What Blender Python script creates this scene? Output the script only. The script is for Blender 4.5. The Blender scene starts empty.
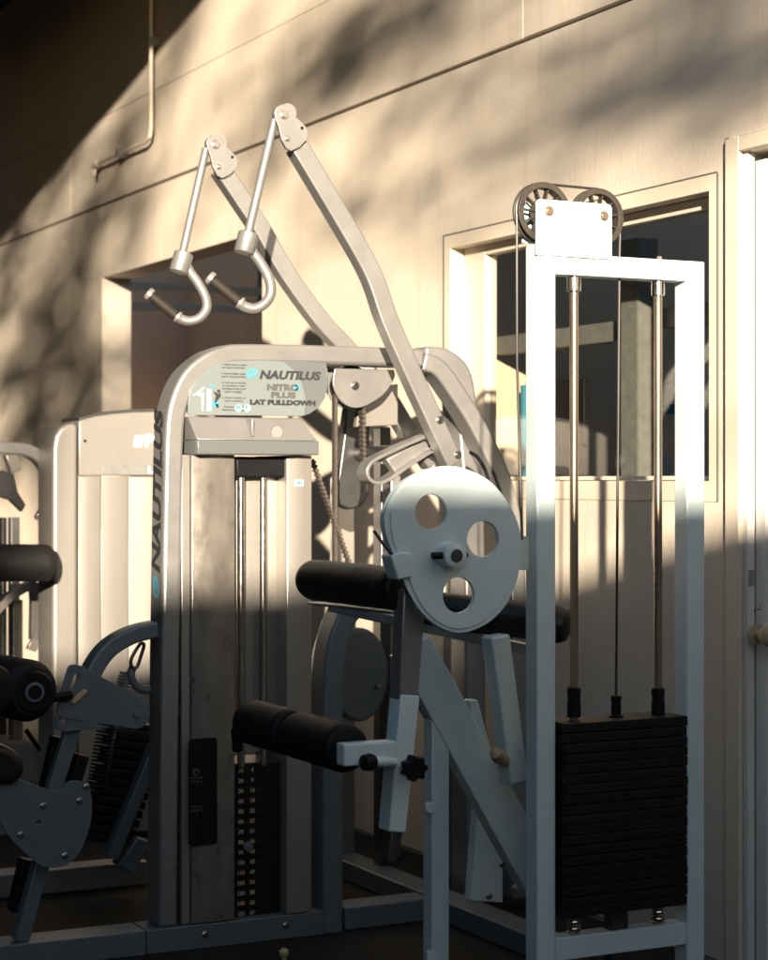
import bpy, bmesh, math, random
from mathutils import Vector, Matrix
random.seed(4)
R = math.radians
S = bpy.context.scene
COL = S.collection

# ------------------------------------------------------------------ camera
YAW = R(26.66); H = 1.15; F = 1960.0
SA, CA = math.sin(YAW), math.cos(YAW)
cd = bpy.data.cameras.new("camera"); cam = bpy.data.objects.new("camera", cd); COL.objects.link(cam)
cam.location = (0, 0, H); cam.rotation_euler = (R(90), 0, -YAW)
cd.sensor_fit = 'HORIZONTAL'; cd.sensor_width = 36.0; cd.lens = F * 36.0 / 768.0
cd.clip_start = 0.05; cd.clip_end = 500
cd.dof.use_dof = True; cd.dof.focus_distance = 4.25; cd.dof.aperture_fstop = 7.0
S.camera = cam

# ------------------------------------------------------------------ light
ELEV = 11.0
SUN_AZ = 26.2                      # travel direction, degrees from +y towards +x
tdir = Vector((math.sin(R(SUN_AZ))*math.cos(R(ELEV)), math.cos(R(SUN_AZ))*math.cos(R(ELEV)), -math.sin(R(ELEV))))
w = bpy.data.worlds.new("World"); S.world = w; w.use_nodes = True
nt = w.node_tree; bg = nt.nodes["Background"]
sky = nt.nodes.new("ShaderNodeTexSky"); sky.sky_type = 'NISHITA'; sky.sun_disc = False
sky.sun_elevation = R(ELEV); sky.sun_rotation = R(SUN_AZ + 180.0)
sky.air_density = 1.0; sky.dust_density = 0.6; sky.ozone_density = 1.6
nt.links.new(sky.outputs[0], bg.inputs[0]); bg.inputs[1].default_value = 0.080
sd = bpy.data.lights.new("sun", 'SUN'); sd.energy = 5.0; sd.angle = R(0.6); sd.color = (1.0, 0.835, 0.655)
sun = bpy.data.objects.new("sun", sd); COL.objects.link(sun)
sun.rotation_euler = tdir.to_track_quat('-Z', 'Y').to_euler(); sun.location = (-4, -8, 6)
S.view_settings.view_transform = 'Standard'; S.view_settings.look = 'None'
S.view_settings.exposure = 1.60; S.view_settings.gamma = 1.0

def ray(px, py):
    """direction of the photograph's pixel, per metre of depth"""
    t = (px - 384.0) / F; v = (480.0 - py) / F
    return Vector((SA + CA*t, CA - SA*t, v))
def at(px, py, x=None, y=None, z=None):
    r = ray(px, py)
    if x is not None: k = x / r.x
    elif y is not None: k = y / r.y
    else: k = (z - H) / r.z
    return Vector((0, 0, H)) + r * k

# ------------------------------------------------------------------ materials
MATS = {}
def mat(name, col, rough=0.5, metal=0.0, noise=0.0, nscale=20.0, bump=0.0, bscale=200.0, coat=0.0, dirt=None, stretch=None, rvar=0.0, spec=0.5, wear=0.0):
    m = bpy.data.materials.new(name); m.use_nodes = True
    t = m.node_tree; b = t.nodes["Principled BSDF"]; L = t.links.new
    b.inputs['Base Color'].default_value = (*col, 1); b.inputs['Roughness'].default_value = rough
    b.inputs['Metallic'].default_value = metal; b.inputs['Specular IOR Level'].default_value = spec
    if coat: b.inputs['Coat Weight'].default_value = coat; b.inputs['Coat Roughness'].default_value = 0.15
    tc = t.nodes.new("ShaderNodeTexCoord"); mp = t.nodes.new("ShaderNodeMapping"); L(tc.outputs['Object'], mp.inputs[0])
    if stretch: mp.inputs['Scale'].default_value = stretch
    if noise or dirt:
        n = t.nodes.new("ShaderNodeTexNoise"); n.inputs['Scale'].default_value = nscale; n.inputs['Detail'].default_value = 6
        n.inputs['Roughness'].default_value = 0.62
        L(mp.outputs[0], n.inputs[0])
        cr = t.nodes.new("ShaderNodeValToRGB"); cr.color_ramp.elements[0].position = 0.3; cr.color_ramp.elements[1].position = 0.72
        lo = tuple(c*(1-noise) for c in col); hi = tuple(min(1, c*(1+noise)) for c in col)
        if dirt: lo = dirt
        cr.color_ramp.elements[0].color = (*lo, 1); cr.color_ramp.elements[1].color = (*hi, 1)
        L(n.outputs['Fac'], cr.inputs[0]); L(cr.outputs[0], b.inputs['Base Color'])
        if rvar:
            mr = t.nodes.new("ShaderNodeMapRange"); mr.inputs['To Min'].default_value = max(0.05, rough-rvar); mr.inputs['To Max'].default_value = min(1, rough+rvar)
            L(n.outputs['Fac'], mr.inputs[0]); L(mr.outputs[0], b.inputs['Roughness'])
    if wear:
        n3 = t.nodes.new("ShaderNodeTexNoise"); n3.inputs['Scale'].default_value = 55; n3.inputs['Detail'].default_value = 8; n3.inputs['Roughness'].default_value = .75
        c3 = t.nodes.new("ShaderNodeValToRGB"); c3.color_ramp.elements[0].position = wear; c3.color_ramp.elements[1].position = wear+.05
        c3.color_ramp.elements[0].color = (0, 0, 0, 1); c3.color_ramp.elements[1].color = (1, 1, 1, 1)
        mx = t.nodes.new("ShaderNodeMix"); mx.data_type = 'RGBA'; mx.inputs['B'].default_value = tuple(c*.35 for c in col)+(1,)
        L(mp.outputs[0], n3.inputs[0]); L(n3.outputs['Fac'], c3.inputs[0]); L(c3.outputs[0], mx.inputs['Factor'])
        src = b.inputs['Base Color'].links[0].from_socket if b.inputs['Base Color'].links else None
        if src: L(src, mx.inputs['A'])
        else: mx.inputs['A'].default_value = (*col, 1)
        L(mx.outputs['Result'], b.inputs['Base Color'])
    if bump:
        n2 = t.nodes.new("ShaderNodeTexNoise"); n2.inputs['Scale'].default_value = bscale; n2.inputs['Detail'].default_value = 4
        bp = t.nodes.new("ShaderNodeBump"); bp.inputs['Strength'].default_value = bump; bp.inputs['Distance'].default_value = 0.004
        L(mp.outputs[0], n2.inputs[0]); L(n2.outputs['Fac'], bp.inputs['Height']); L(bp.outputs[0], b.inputs['Normal'])
    MATS[name] = m
    return m
WALL = mat('wall_paint', (0.635, 0.57, 0.475), 0.6, noise=0.06, nscale=1.7, bump=0.28, bscale=80)
t_ = WALL.node_tree; b_ = t_.nodes["Principled BSDF"]; src_ = b_.inputs['Base Color'].links[0].from_socket
tc_ = t_.nodes.new("ShaderNodeTexCoord"); mp_ = t_.nodes.new("ShaderNodeMapping"); mp_.inputs['Scale'].default_value = (1, 7, .5)
n_ = t_.nodes.new("ShaderNodeTexNoise"); n_.inputs['Scale'].default_value = 2.2; n_.inputs['Detail'].default_value = 7; n_.inputs['Roughness'].default_value = .7
c_ = t_.nodes.new("ShaderNodeValToRGB"); c_.color_ramp.elements[0].position = .52; c_.color_ramp.elements[0].color = (1, 1, 1, 1); c_.color_ramp.elements[1].position = .80; c_.color_ramp.elements[1].color = (.86, .84, .80, 1)
m_ = t_.nodes.new("ShaderNodeMix"); m_.data_type = 'RGBA'; m_.blend_type = 'MULTIPLY'; m_.inputs['Factor'].default_value = 1
t_.links.new(tc_.outputs['Object'], mp_.inputs[0]); t_.links.new(mp_.outputs[0], n_.inputs[0]); t_.links.new(n_.outputs['Fac'], c_.inputs[0])
t_.links.new(src_, m_.inputs['A']); t_.links.new(c_.outputs[0], m_.inputs['B']); t_.links.new(m_.outputs['Result'], b_.inputs['Base Color'])
WALLIN = mat('inner_wall_paint', (0.62, 0.47, 0.35), 0.8, noise=0.10, nscale=2.0)
TRIM = mat('trim_paint', (0.66, 0.59, 0.48), 0.4, noise=0.05, nscale=6)
DOORW = mat('door_paint', (0.70, 0.69, 0.64), 0.35, noise=0.06, nscale=5)
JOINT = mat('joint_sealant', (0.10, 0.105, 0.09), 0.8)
WHITE = mat('white_powder_coat', (0.60, 0.72, 0.73), 0.32, noise=0.04, nscale=9, bump=0.14, bscale=200, rvar=0.08, wear=.65)
SILVER = mat('silver_powder_coat', (0.315, 0.315, 0.305), 0.35, metal=0.6, noise=0.07, nscale=14, bump=0.12, bscale=300, rvar=0.08, wear=.70)
SLATE = mat('slate_powder_coat', (0.13, 0.16, 0.175), 0.42, metal=0.25, noise=0.08, nscale=14, bump=0.10, bscale=300, wear=.68)
DARKSTEEL = mat('dark_steel', (0.10, 0.10, 0.10), 0.35, metal=0.7, noise=0.15, nscale=30)
CHROME = mat('worn_chrome', (0.55, 0.52, 0.48), 0.22, metal=1.0, noise=0.12, nscale=40, rvar=0.12)
BRASSY = mat('aged_steel_rod', (0.42, 0.34, 0.25), 0.3, metal=0.9, noise=0.15, nscale=25, stretch=(1, 1, .2), rvar=0.1)
SHROUD = mat('smudged_sheet_metal', (0.27, 0.25, 0.22), 0.32, metal=0.6, noise=0.26, nscale=20, bump=0.2, bscale=18, rvar=0.22, stretch=(1, 1, .45))
SHEET = mat('painted_sheet', (0.35, 0.335, 0.305), 0.32, metal=0.55, noise=0.08, nscale=5, stretch=(1, 1, .4))
BLACK = mat('black_plastic', (0.009, 0.009, 0.010), 0.45, noise=0.3, nscale=30, spec=0.15)
VINYL = mat('black_vinyl', (0.012, 0.010, 0.009), 0.40, noise=0.25, nscale=12, bump=0.25, bscale=40, spec=0.4)
FOAM = mat('black_foam', (0.009, 0.009, 0.009), 0.6, noise=0.3, nscale=50, bump=0.3, bscale=350, spec=.25)
IRON = mat('black_iron_plate', (0.009, 0.0075, 0.006), 0.55, noise=0.35, nscale=25, bump=0.15, bscale=160, spec=0.3)
RUBBER = mat('rubber_floor', (0.014, 0.012, 0.010), 0.75, noise=0.6, nscale=90, bump=0.5, bscale=220, spec=0.25)
CABLE = mat('cable_sheath', (0.03, 0.028, 0.024), 0.4)
BELT = mat('belt_rubber', (0.06, 0.05, 0.042), 0.6, noise=0.4, nscale=120)
PLAQUE = mat('plaque_print', (0.155, 0.185, 0.185), 0.35, noise=0.03, nscale=5)
PANELG = mat('plaque_grey', (0.11, 0.12, 0.12), 0.35)
INK = mat('dark_ink', (0.025, 0.026, 0.028), 0.5)
INKG = mat('grey_ink', (0.075, 0.075, 0.07), 0.5)
INKW = mat('white_ink', (0.78, 0.78, 0.75), 0.5)
INKB = mat('blue_ink', (0.03, 0.36, 0.55), 0.5)
INKO = mat('tan_ink', (0.42, 0.33, 0.22), 0.5)
LEAF = mat('leaf', (0.055, 0.085, 0.03), 0.6, noise=0.3, nscale=3)
BARK = mat('bark', (0.12, 0.09, 0.06), 0.9, noise=0.3, nscale=10)
STUCCO = mat('dark_stucco', (0.11, 0.10, 0.085), 0.9, noise=0.2, nscale=3, bump=.4, bscale=60)
CONC = mat('concrete', (0.20, 0.19, 0.17), 0.9, noise=0.2, nscale=5, bump=.3, bscale=80)
CEIL = mat('canopy_boards', (0.075, 0.06, 0.045), 0.85, noise=0.2, nscale=4)
WOOD = mat('brown_wood', (0.16, 0.11, 0.07), 0.55, noise=0.25, nscale=6, stretch=(1, 1, .1))
BOOKS = mat('pale_paper', (0.45, 0.47, 0.44), 0.6)
BOOKB = mat('cyan_cover', (0.02, 0.20, 0.30), 0.5)
GALV = mat('galvanised_steel', (0.20, 0.205, 0.20), 0.45, metal=0.2, noise=0.18, nscale=30)
KNOBT = mat('tan_rubber', (0.42, 0.33, 0.20), 0.55, noise=0.1, nscale=30)
GRIP = mat('grip_rubber', (0.022, 0.018, 0.014), 0.6, noise=0.2, nscale=80, bump=0.3, bscale=400, spec=.25)
WHEEL = mat('pulley_nylon', (0.040, 0.034, 0.026), 0.5, noise=0.3, nscale=60)

def glass_mat():
    m = bpy.data.materials.new('window_glass'); m.use_nodes = True; t = m.node_tree
    t.nodes.remove(t.nodes["Principled BSDF"]); out = t.nodes["Material Output"]
    tr = t.nodes.new("ShaderNodeBsdfTransparent"); tr.inputs[0].default_value = (.92, .92, .89, 1)
    gl = t.nodes.new("ShaderNodeBsdfGlossy"); gl.inputs['Roughness'].default_value = 0.02
    fr = t.nodes.new("ShaderNodeFresnel"); ge = t.nodes.new("ShaderNodeNewGeometry"); mr = t.nodes.new("ShaderNodeMapRange")
    mr.inputs['To Min'].default_value = 1.5; mr.inputs['To Max'].default_value = 1/1.5; t.links.new(ge.outputs['Backfacing'], mr.inputs[0]); t.links.new(mr.outputs[0], fr.inputs[0])
    mx = t.nodes.new("ShaderNodeMixShader")
    mu = t.nodes.new('ShaderNodeMath'); mu.operation = 'MULTIPLY'; mu.inputs[1].default_value = .45; t.links.new(fr.outputs[0], mu.inputs[0]); t.links.new(mu.outputs[0], mx.inputs[0]); t.links.new(tr.outputs[0], mx.inputs[1]); t.links.new(gl.outputs[0], mx.inputs[2])
    t.links.new(mx.outputs[0], out.inputs[0]); return m
GLASS = glass_mat()

# ------------------------------------------------------------------ object helpers
OFF = {}
def thing(name, label, cat, loc, group=None):
    o = bpy.data.objects.new(name, None); COL.objects.link(o); o.location = loc; o.empty_display_size = 0.1
    o['label'] = label; o['category'] = cat
    if group: o['group'] = group
    OFF[o.name] = Vector(loc); return o
def link_mesh(name, me, m, parent=None, label=None, bevel=0.0, smooth=True, seg=2):
    off = OFF[parent.name] if parent else Vector((0, 0, 0))
    me.transform(Matrix.Translation(-off)); me.name = name
    if m is not None:
        me.materials.clear(); me.materials.append(m)
    if smooth:
        me.shade_smooth(); me.set_sharp_from_angle(angle=R(32))
    o = bpy.data.objects.new(name, me); COL.objects.link(o)
    if parent: o.parent = parent
    OFF[o.name] = off
    if label: o['label'] = label
    if bevel:
        b = o.modifiers.new('bevel', 'BEVEL'); b.width = bevel; b.segments = seg; b.limit_method = 'ANGLE'; b.angle_limit = R(40)
    return o
def struct(o): o['kind'] = 'structure'; return o
def tag(o, label, cat, group=None):
    o['label'] = label; o['category'] = cat
    if group: o['group'] = group
    return o

def cr(pts, n=6, closed=False):
    """Catmull-Rom through points"""
    P = [Vector(p) for p in pts]; out = []; N = len(P)
    rng = range(N if closed else N-1)
    for i in rng:
        if closed: a, b, c, d = P[(i-1) % N], P[i], P[(i+1) % N], P[(i+2) % N]
        else:
            b, c = P[i], P[i+1]; a = P[i-1] if i else b*2-c; d = P[i+2] if i+2 < N else c*2-b
        for k in range(n):
            t = k/n
            out.append(0.5*((2*b)+(c-a)*t+(2*a-5*b+4*c-d)*t*t+(3*b-a-3*c+d)*t**3))
    if not closed: out.append(P[-1])
    return out

class MB:
    def __init__(s): s.bm = bmesh.new()
    def face(s, vs):
        try: s.bm.faces.new(vs)
        except ValueError: pass
    def ring(s, ps): return [s.bm.verts.new(p) for p in ps]
    def bridge(s, a, b):
        n = len(a)
        for i in range(n): s.face((a[i], a[(i+1) % n], b[(i+1) % n], b[i]))
    def box(s, x0, x1, y0, y1, z0, z1):
        a = s.ring([(x0, y0, z0), (x1, y0, z0), (x1, y1, z0), (x0, y1, z0)])
        b = s.ring([(x0, y0, z1), (x1, y0, z1), (x1, y1, z1), (x0, y1, z1)])
        s.bridge(a, b); s.face(a[::-1]); s.face(b); return s
    def prism(s, poly, vec):
        a = s.ring(poly); b = s.ring([Vector(p)+Vector(vec) for p in poly])
        s.bridge(a, b); s.face(a[::-1]); s.face(b); return s
    def xz(s, poly, y0, y1): return s.prism([Vector((p[0], y0, p[1])) for p in poly], (0, y1-y0, 0))
    def pxz(s, pts, y0, th):
        """outline traced on the plane y=y0, extruded back by th"""
        return s.prism([at(px, py, y=y0) for px, py in pts], (0, th, 0))
    def band(s, pts, w, y0, depth):
        """flat-sided tube following pts in the xz plane; w in-plane, depth along y"""
        P = [Vector((p[0], p[1])) for p in pts]; n = len(P); L = []; Rr = []
        for i in range(n):
            d = (P[min(i+1, n-1)]-P[max(i-1, 0)]).normalized(); nn = Vector((-d.y, d.x))
            ww = w[i] if isinstance(w, (list, tuple)) else w
            k = 1.0
            if 0 < i < n-1:
                d1 = (P[i]-P[i-1]).normalized(); k = 1/max(0.5, abs(d1.dot(d)))
            L.append(P[i]+nn*ww/2*k); Rr.append(P[i]-nn*ww/2*k)
        prev = None
        for l, r in zip(L, Rr):
            q = s.ring([(l.x, y0, l.y), (r.x, y0, r.y), (r.x, y0+depth, r.y), (l.x, y0+depth, l.y)])
            if prev: s.bridge(prev, q)
            else: s.face(q[::-1])
            prev = q
        s.face(prev); return s
    def pband(s, pts, w, y0, depth, sm=0):
        q = [at(px, py, y=y0) for px, py in pts]
        q = [Vector((p.x, p.z, 0)) for p in q]
        if sm: q = cr(q, sm)
        return s.band(q, w, y0, depth)
    def bar(s, p0, p1, w, h, up=(0, 0, 1)):
        p0, p1 = Vector(p0), Vector(p1); d = (p1-p0).normalized(); up = Vector(up)
        sd_ = d.cross(up).normalized(); u = sd_.cross(d).normalized()
        c = [sd_*w/2+u*h/2, -sd_*w/2+u*h/2, -sd_*w/2-u*h/2, sd_*w/2-u*h/2]
        a = s.ring([p0+k for k in c]); b = s.ring([p1+k for k in c])
        s.bridge(a, b); s.face(a[::-1]); s.face(b); return s
    def tube(s, pts, r, seg=14, flat=None):
        P = [Vector(p) for p in pts]; n = len(P); prev = None
        d0 = (P[1]-P[0]).normalized(); u = d0.orthogonal().normalized()
        for i in range(n):
            d = (P[min(i+1, n-1)]-P[max(i-1, 0)]).normalized()
            u = (u-d*u.dot(d)).normalized(); v = d.cross(u); rr = r[i] if isinstance(r, (list, tuple)) else r
            q = s.ring([P[i]+(u*math.cos(2*math.pi*k/seg)+v*math.sin(2*math.pi*k/seg))*rr for k in range(seg)])
            if prev: s.bridge(prev, q)
            else: s.face(q[::-1])
            prev = q
        s.face(prev); return s
    def cyl(s, p0, p1, r, seg=24): return s.tube([p0, p1], r, seg)
    def lathe(s, p0, p1, prof, seg=28):
        """prof = [(t along 0..1, radius)]"""
        p0, p1 = Vector(p0), Vector(p1); d = (p1-p0); dn = d.normalized(); u = dn.orthogonal().normalized(); v = dn.cross(u); prev = None
        for t, r in prof:
            q = s.ring([p0+d*t+(u*math.cos(2*math.pi*k/seg)+v*math.sin(2*math.pi*k/seg))*r for k in range(seg)])
            if prev: s.bridge(prev, q)
            else: s.face(q[::-1])
            prev = q
        s.face(prev); return s
    def quad(s, *ps): s.face(s.ring(ps)); return s
    def build(s, name, m, parent=None, label=None, bevel=0.0, smooth=True, seg=2):
        bmesh.ops.recalc_face_normals(s.bm, faces=s.bm.faces)
        me = bpy.data.meshes.new(name); s.bm.to_mesh(me); s.bm.free()
        return link_mesh(name, me, m, parent, label, bevel, smooth, seg)

def plate(name, outer, holes, M, th, m, parent=None, label=None, bevel=0.0):
    """2D outline with holes, extruded by th behind its face. M maps (u,v,n) to the world"""
    cu = bpy.data.curves.new('tmp', 'CURVE'); cu.dimensions = '2D'; cu.fill_mode = 'BOTH'; cu.extrude = th/2
    for pts in [outer]+holes:
        sp = cu.splines.new('POLY'); sp.points.add(len(pts)-1); sp.use_cyclic_u = True
        for i, p in enumerate(pts): sp.points[i].co = (p[0], p[1], 0, 1)
    o = bpy.data.objects.new('tmp', cu); COL.objects.link(o)
    dg = bpy.context.evaluated_depsgraph_get(); me = bpy.data.meshes.new_from_object(o.evaluated_get(dg))
    bpy.data.objects.remove(o); bpy.data.curves.remove(cu)
    bm = bmesh.new(); bm.from_mesh(me); bmesh.ops.remove_doubles(bm, verts=bm.verts, dist=1e-5)
    bmesh.ops.recalc_face_normals(bm, faces=bm.faces); bm.to_mesh(me); bm.free()
    me.transform(M @ Matrix.Translation((0, 0, -th/2)))
    return link_mesh(name, me, m, parent, label, bevel)
def MXZ(y): return Matrix(((1, 0, 0, 0), (0, 0, -1, y), (0, 1, 0, 0), (0, 0, 0, 1)))     # u->x v->z n->-y
def MYZ(x): return Matrix(((0, 0, -1, x), (-1, 0, 0, 0), (0, 1, 0, 0), (0, 0, 0, 1)))    # u->-y v->z n->-x
def circle(cx, cy, r, n=28, ry=None): return [(cx+r*math.cos(2*math.pi*k/n), cy+(ry or r)*math.sin(2*math.pi*k/n)) for k in range(n)]
def pix(pts, y, sm=0):
    q = [at(a, b, y=y) for a, b in pts]; q = [Vector((p.x, p.z, 0)) for p in q]
    if sm: q = cr(q, sm, True)
    return [(p.x, p.y) for p in q]
def pcirc(px, py, rpx, y, n=28):
    c = at(px, py, y=y); k = c.y/ray(px, py).y; r = rpx*k/F
    return circle(c.x, c.z, r, n)

def text(name, body, size, M, m, parent, shear=0.0, bold=0.0, sx=1.0, depth=0.0006, align='CENTER', label=None, space=1.0):
    cu = bpy.data.curves.new('tmp', 'FONT'); cu.body = body; cu.size = size; cu.shear = shear; cu.offset = bold; cu.extrude = depth
    cu.align_x = align; cu.align_y = 'CENTER'; cu.space_character = space; cu.resolution_u = 3
    o = bpy.data.objects.new('tmp', cu); COL.objects.link(o)
    dg = bpy.context.evaluated_depsgraph_get(); me = bpy.data.meshes.new_from_object(o.evaluated_get(dg))
    bpy.data.objects.remove(o); bpy.data.curves.remove(cu)
    me.transform(M @ Matrix.Diagonal((sx, 1, 1, 1)))
    return link_mesh(name, me, m, parent, label, smooth=False)
def TXZ(p): return Matrix.Translation(p) @ Matrix(((1, 0, 0, 0), (0, 0, -1, 0), (0, 1, 0, 0), (0, 0, 0, 1)))
def bolt(p, r, parent, m=CHROME, d=(0, -1, 0), h=0.006, name='bolt'):
    p = Vector(p); d = Vector(d)
    b = MB(); b.cyl(p, p+d*h*.35, r*1.25, 18); b.cyl(p+d*h*.34, p+d*h, r, 6)
    return b.build(name, m, parent, bevel=0.0006)

# ================================================================== SETTING
WX = 2.82
b = MB(); b.box(-60, 60, -60, 60, -0.3, -0.004); struct(b.build('ground', CONC))
b = MB(); b.box(-4.5, 2.80, 0.5, 13.0, -0.003, 0.0)
struct(b.build('rubber_floor', RUBBER))

# --- the building wall: precast panels with recessed joints, openings cut in
wall = thing('building_wall', 'cream painted wall of big panels with dappled sunlight behind the gym machines', 'wall', (WX, 6, 0))
YD0 = at(743, 480, x=WX).y          # right doorway far jamb
DZ = 1.92
wy0, wy1, wz0, wz1 = at(710, 480, x=WX).y, at(451, 480, x=WX).y, 1.148, 1.846
ly0, ly1, lz = at(262, 480, x=WX).y, at(102, 480, x=WX).y, 2.06
def yz(pts): return [(-p[0], p[1]) for p in pts]
low = [(-3, 0), (2.6, 0), (2.6, DZ), (YD0, DZ), (YD0, 0), (ly0, 0), (ly0, lz), (ly1, lz), (ly1, 0), (15, 0), (15, 2.379), (-3, 2.379)]
win = [(wy0, wz0), (wy0, wz1), (wy1, wz1), (wy1, wz0)]
plate('wall_panel', yz(low), [yz(win)], MYZ(WX), 0.138, WALL, wall, bevel=0.002)
ys = at(523, 20, x=WX).y; ys2 = at(739, 60, x=WX).y
for z0, z1, cuts in ((2.391, 2.779, (-3, ys2, ys, 8.9, 15)), (2.781, 4.4, (-3, ys2, ys, 9.6, 15))):
    for k in range(len(cuts)-1):
        mb = MB(); mb.box(WX, WX+.138, cuts[k]+.0015, cuts[k+1]-.0015, z0, z1); mb.build('wall_panel', WALL, wall, bevel=0.0015)
mb = MB(); mb.box(WX+.02, WX+.136, -3, 15, 2.3795, 2.3905); mb.build('joint_filler', JOINT, wall)
# window: trim, frame, glass
tr = []
o0, o1, oz0, oz1 = at(718, 480, x=WX).y, at(444, 480, x=WX).y, 1.098, 1.885
plate('window_trim', yz([(o0, oz0), (o0, oz1), (o1, oz1), (o1, oz0)]), [yz([(wy0, wz0), (wy0, wz1), (wy1, wz1), (wy1, wz0)])], MYZ(WX-.0035), 0.0032, TRIM, wall, bevel=.001)
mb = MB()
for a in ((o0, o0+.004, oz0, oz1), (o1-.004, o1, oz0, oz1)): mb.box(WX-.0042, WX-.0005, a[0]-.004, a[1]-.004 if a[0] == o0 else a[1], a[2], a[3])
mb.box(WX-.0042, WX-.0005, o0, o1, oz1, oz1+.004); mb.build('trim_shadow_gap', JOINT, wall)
gx = WX+.045
wf = MB()
fy1 = wy1-.001; fy0 = wy0+.001
wf.box(gx, gx+.04, fy1-.125, fy1, wz0+.002, wz1-.001).box(gx, gx+.04, fy0, fy0+.03, wz0+.002, wz1-.001)
wf.box(gx+.001, gx+.039, fy0+.03, fy1-.125, wz1-.03, wz1-.002).box(gx+.001, gx+.039, fy0+.03, fy1-.125, wz0+.002, wz0+.012)
wfo = wf.build('window_frame', TRIM, wall, bevel=.001)
mb = MB(); mb.box(gx+.018, gx+.022, fy0+.03, fy1-.125, wz0+.012, wz1-.03); mb.build('pane', GLASS, wfo)
# dark reveal and casing beside the right doorway
yc0, yc1 = at(729.5, 480, x=WX).y, at(726.5, 480, x=WX).y
zt = at(728, 138, x=WX).z
mb = MB(); mb.box(WX-.004, WX-.0006, yc0, yc1, 0, zt); mb.build('casing_gap', JOINT, wall)
yb = YD0
mb = MB(); mb.box(WX-.014, WX-.001, yb-.001, yc0-.0005, 0, zt-.005); mb.box(WX-.014, WX-.001, 2.5, yb-.0015, DZ+.001, zt-.005)
mb.build('door_casing', TRIM, wall, bevel=.002)
mb = MB(); mb.box(WX+.001, WX+.022, yb-.016, yb-.001, 0, DZ-.001); mb.build('door_stop', DOORW, wall, bevel=.001)
# open white door in that doorway, seen from its face
dr = thing('open_door', 'white painted door standing open in the doorway at the right edge', 'door', (WX+.03, yb-.03, 0))
mb = MB(); mb.box(WX+.026, WX+.86, yb-.052, yb-.012, 0.01, DZ-.02); mb.build('door_leaf', DOORW, dr, bevel=.002)
p = at(747, 578, y=yb-.0165)
mb = MB(); mb.box(WX+.003, WX+.018, yb-.0185, yb-.0162, p.z-.018, p.z+.018); mb.build('latch_plate', CHROME, dr, bevel=.0006)
p = at(768, 636, y=yb-.10)
mb = MB(); mb.lathe((p.x, yb-.052, p.z), (p.x, yb-.13, p.z), [(0, .024), (.08, .024), (.1, .011), (.45, .011), (.5, .022), (.75, .027), (.95, .02), (1, .008)])
mb.build('door_knob', KNOBT, dr)
mb = MB()
for a, c, ww, hh in ((757, 610, .010, .0025), (754, 612, .003, .006), (752, 646, .0015, .02), (753, 628, .002, .008), (760, 608, .002, .005)):
    q = at(a, c, y=yb-.0525); mb.box(q.x, q.x+ww, yb-.0527, yb-.0519, q.z, q.z+hh)
mb.build('scuff_mark', INK, dr)

# rooms behind the wall, ceilings cut back so sky light brightens the insides
def room(y0, y1, x1, zc, back=WALLIN, cut=1.0):
    mb = MB(); X0 = WX+.139
    mb.box(X0, x1, y0, y1, -.003, .002); struct(mb.build('room_floor', CONC))
    mb = MB(); mb.box(X0, x1, y0, y0+cut, zc, zc+.08) if cut > 0 else mb.box(X0, X0-cut, y0, y1, zc, zc+.08); struct(mb.build('room_ceiling', WALLIN))
    mb = MB(); mb.box(x1, x1+.1, y0-.1, y1+.1, 0, zc+.08); mb.box(X0, x1, y1, y1+.1, 0, zc+.08); mb.box(X0, x1, y0-.1, y0, 0, zc+.08)
    struct(mb.build('room_walls', back))
room(1.4, 5.75, 5.4, 2.60, cut=-.6)
room(6.05, 11.0, 4.2, 2.55, cut=.9)
# tracks and beam under the left room's ceiling
tk = thing('door_track', 'pair of pale steel rails under the ceiling inside the left doorway', 'rail', (3.6, 9.4, 2.1))
for py in (289, 309):
    p = at(200, py, y=9.4)
    mb = MB(); mb.box(2.965, 4.19, 9.38, 9.42, p.z-.022, p.z+.022); mb.build('rail', TRIM, tk, bevel=.003)
for xx in (3.2, 4.0):
    mb = MB(); mb.box(xx, xx+.03, 9.425, 9.44, at(200, 312, y=9.4).z, 2.55); mb.build('hanger', GALV, tk)
p = at(230, 268, y=8.2)
bm_ = MB(); bm_.box(2.962, 4.195, 8.75, 8.95, 2.44, 2.60); tag(bm_.build('ceiling_beam', WOOD, bevel=.004), 'dark beam across the ceiling inside the left doorway', 'beam')

# shelving rack and things seen through the window
rack = thing('shelving_rack', 'grey perforated steel shelving upright behind the window glass', 'shelf rack', (3.2, 4.8, 0))
a = at(621, 400, x=3.20); c = at(637, 400, x=3.20); zt_ = at(635, 238, x=3.20).z
holes = []
zz = 0.9
while zz < zt_-.03:
    for yy in (a.y-.022, c.y+.022): holes.append(circle(-yy, zz, .0035, 8))
    zz += .028
plate('upright', yz([(c.y, 0), (a.y, 0), (a.y, zt_), (c.y, zt_)]), holes, MYZ(3.20), .004, GALV, rack)
e = at(651, 400, y=c.y).x
mb = MB(); mb.box(3.201, 3.27, c.y-.004, c.y-.0005, 0, zt_); mb.build('upright', GALV, rack)
for zz_, yA, yB in ((1.62, c.y-.01, 3.2), (1.60, a.y+.01, 5.7), (1.40, c.y-.01, 3.2)):
    mb = MB(); mb.box(3.28, 3.32, min(yA, yB), max(yA, yB), zz_-.03, zz_+.03); mb.build('beam', GALV, rack, bevel=.002)
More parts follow.
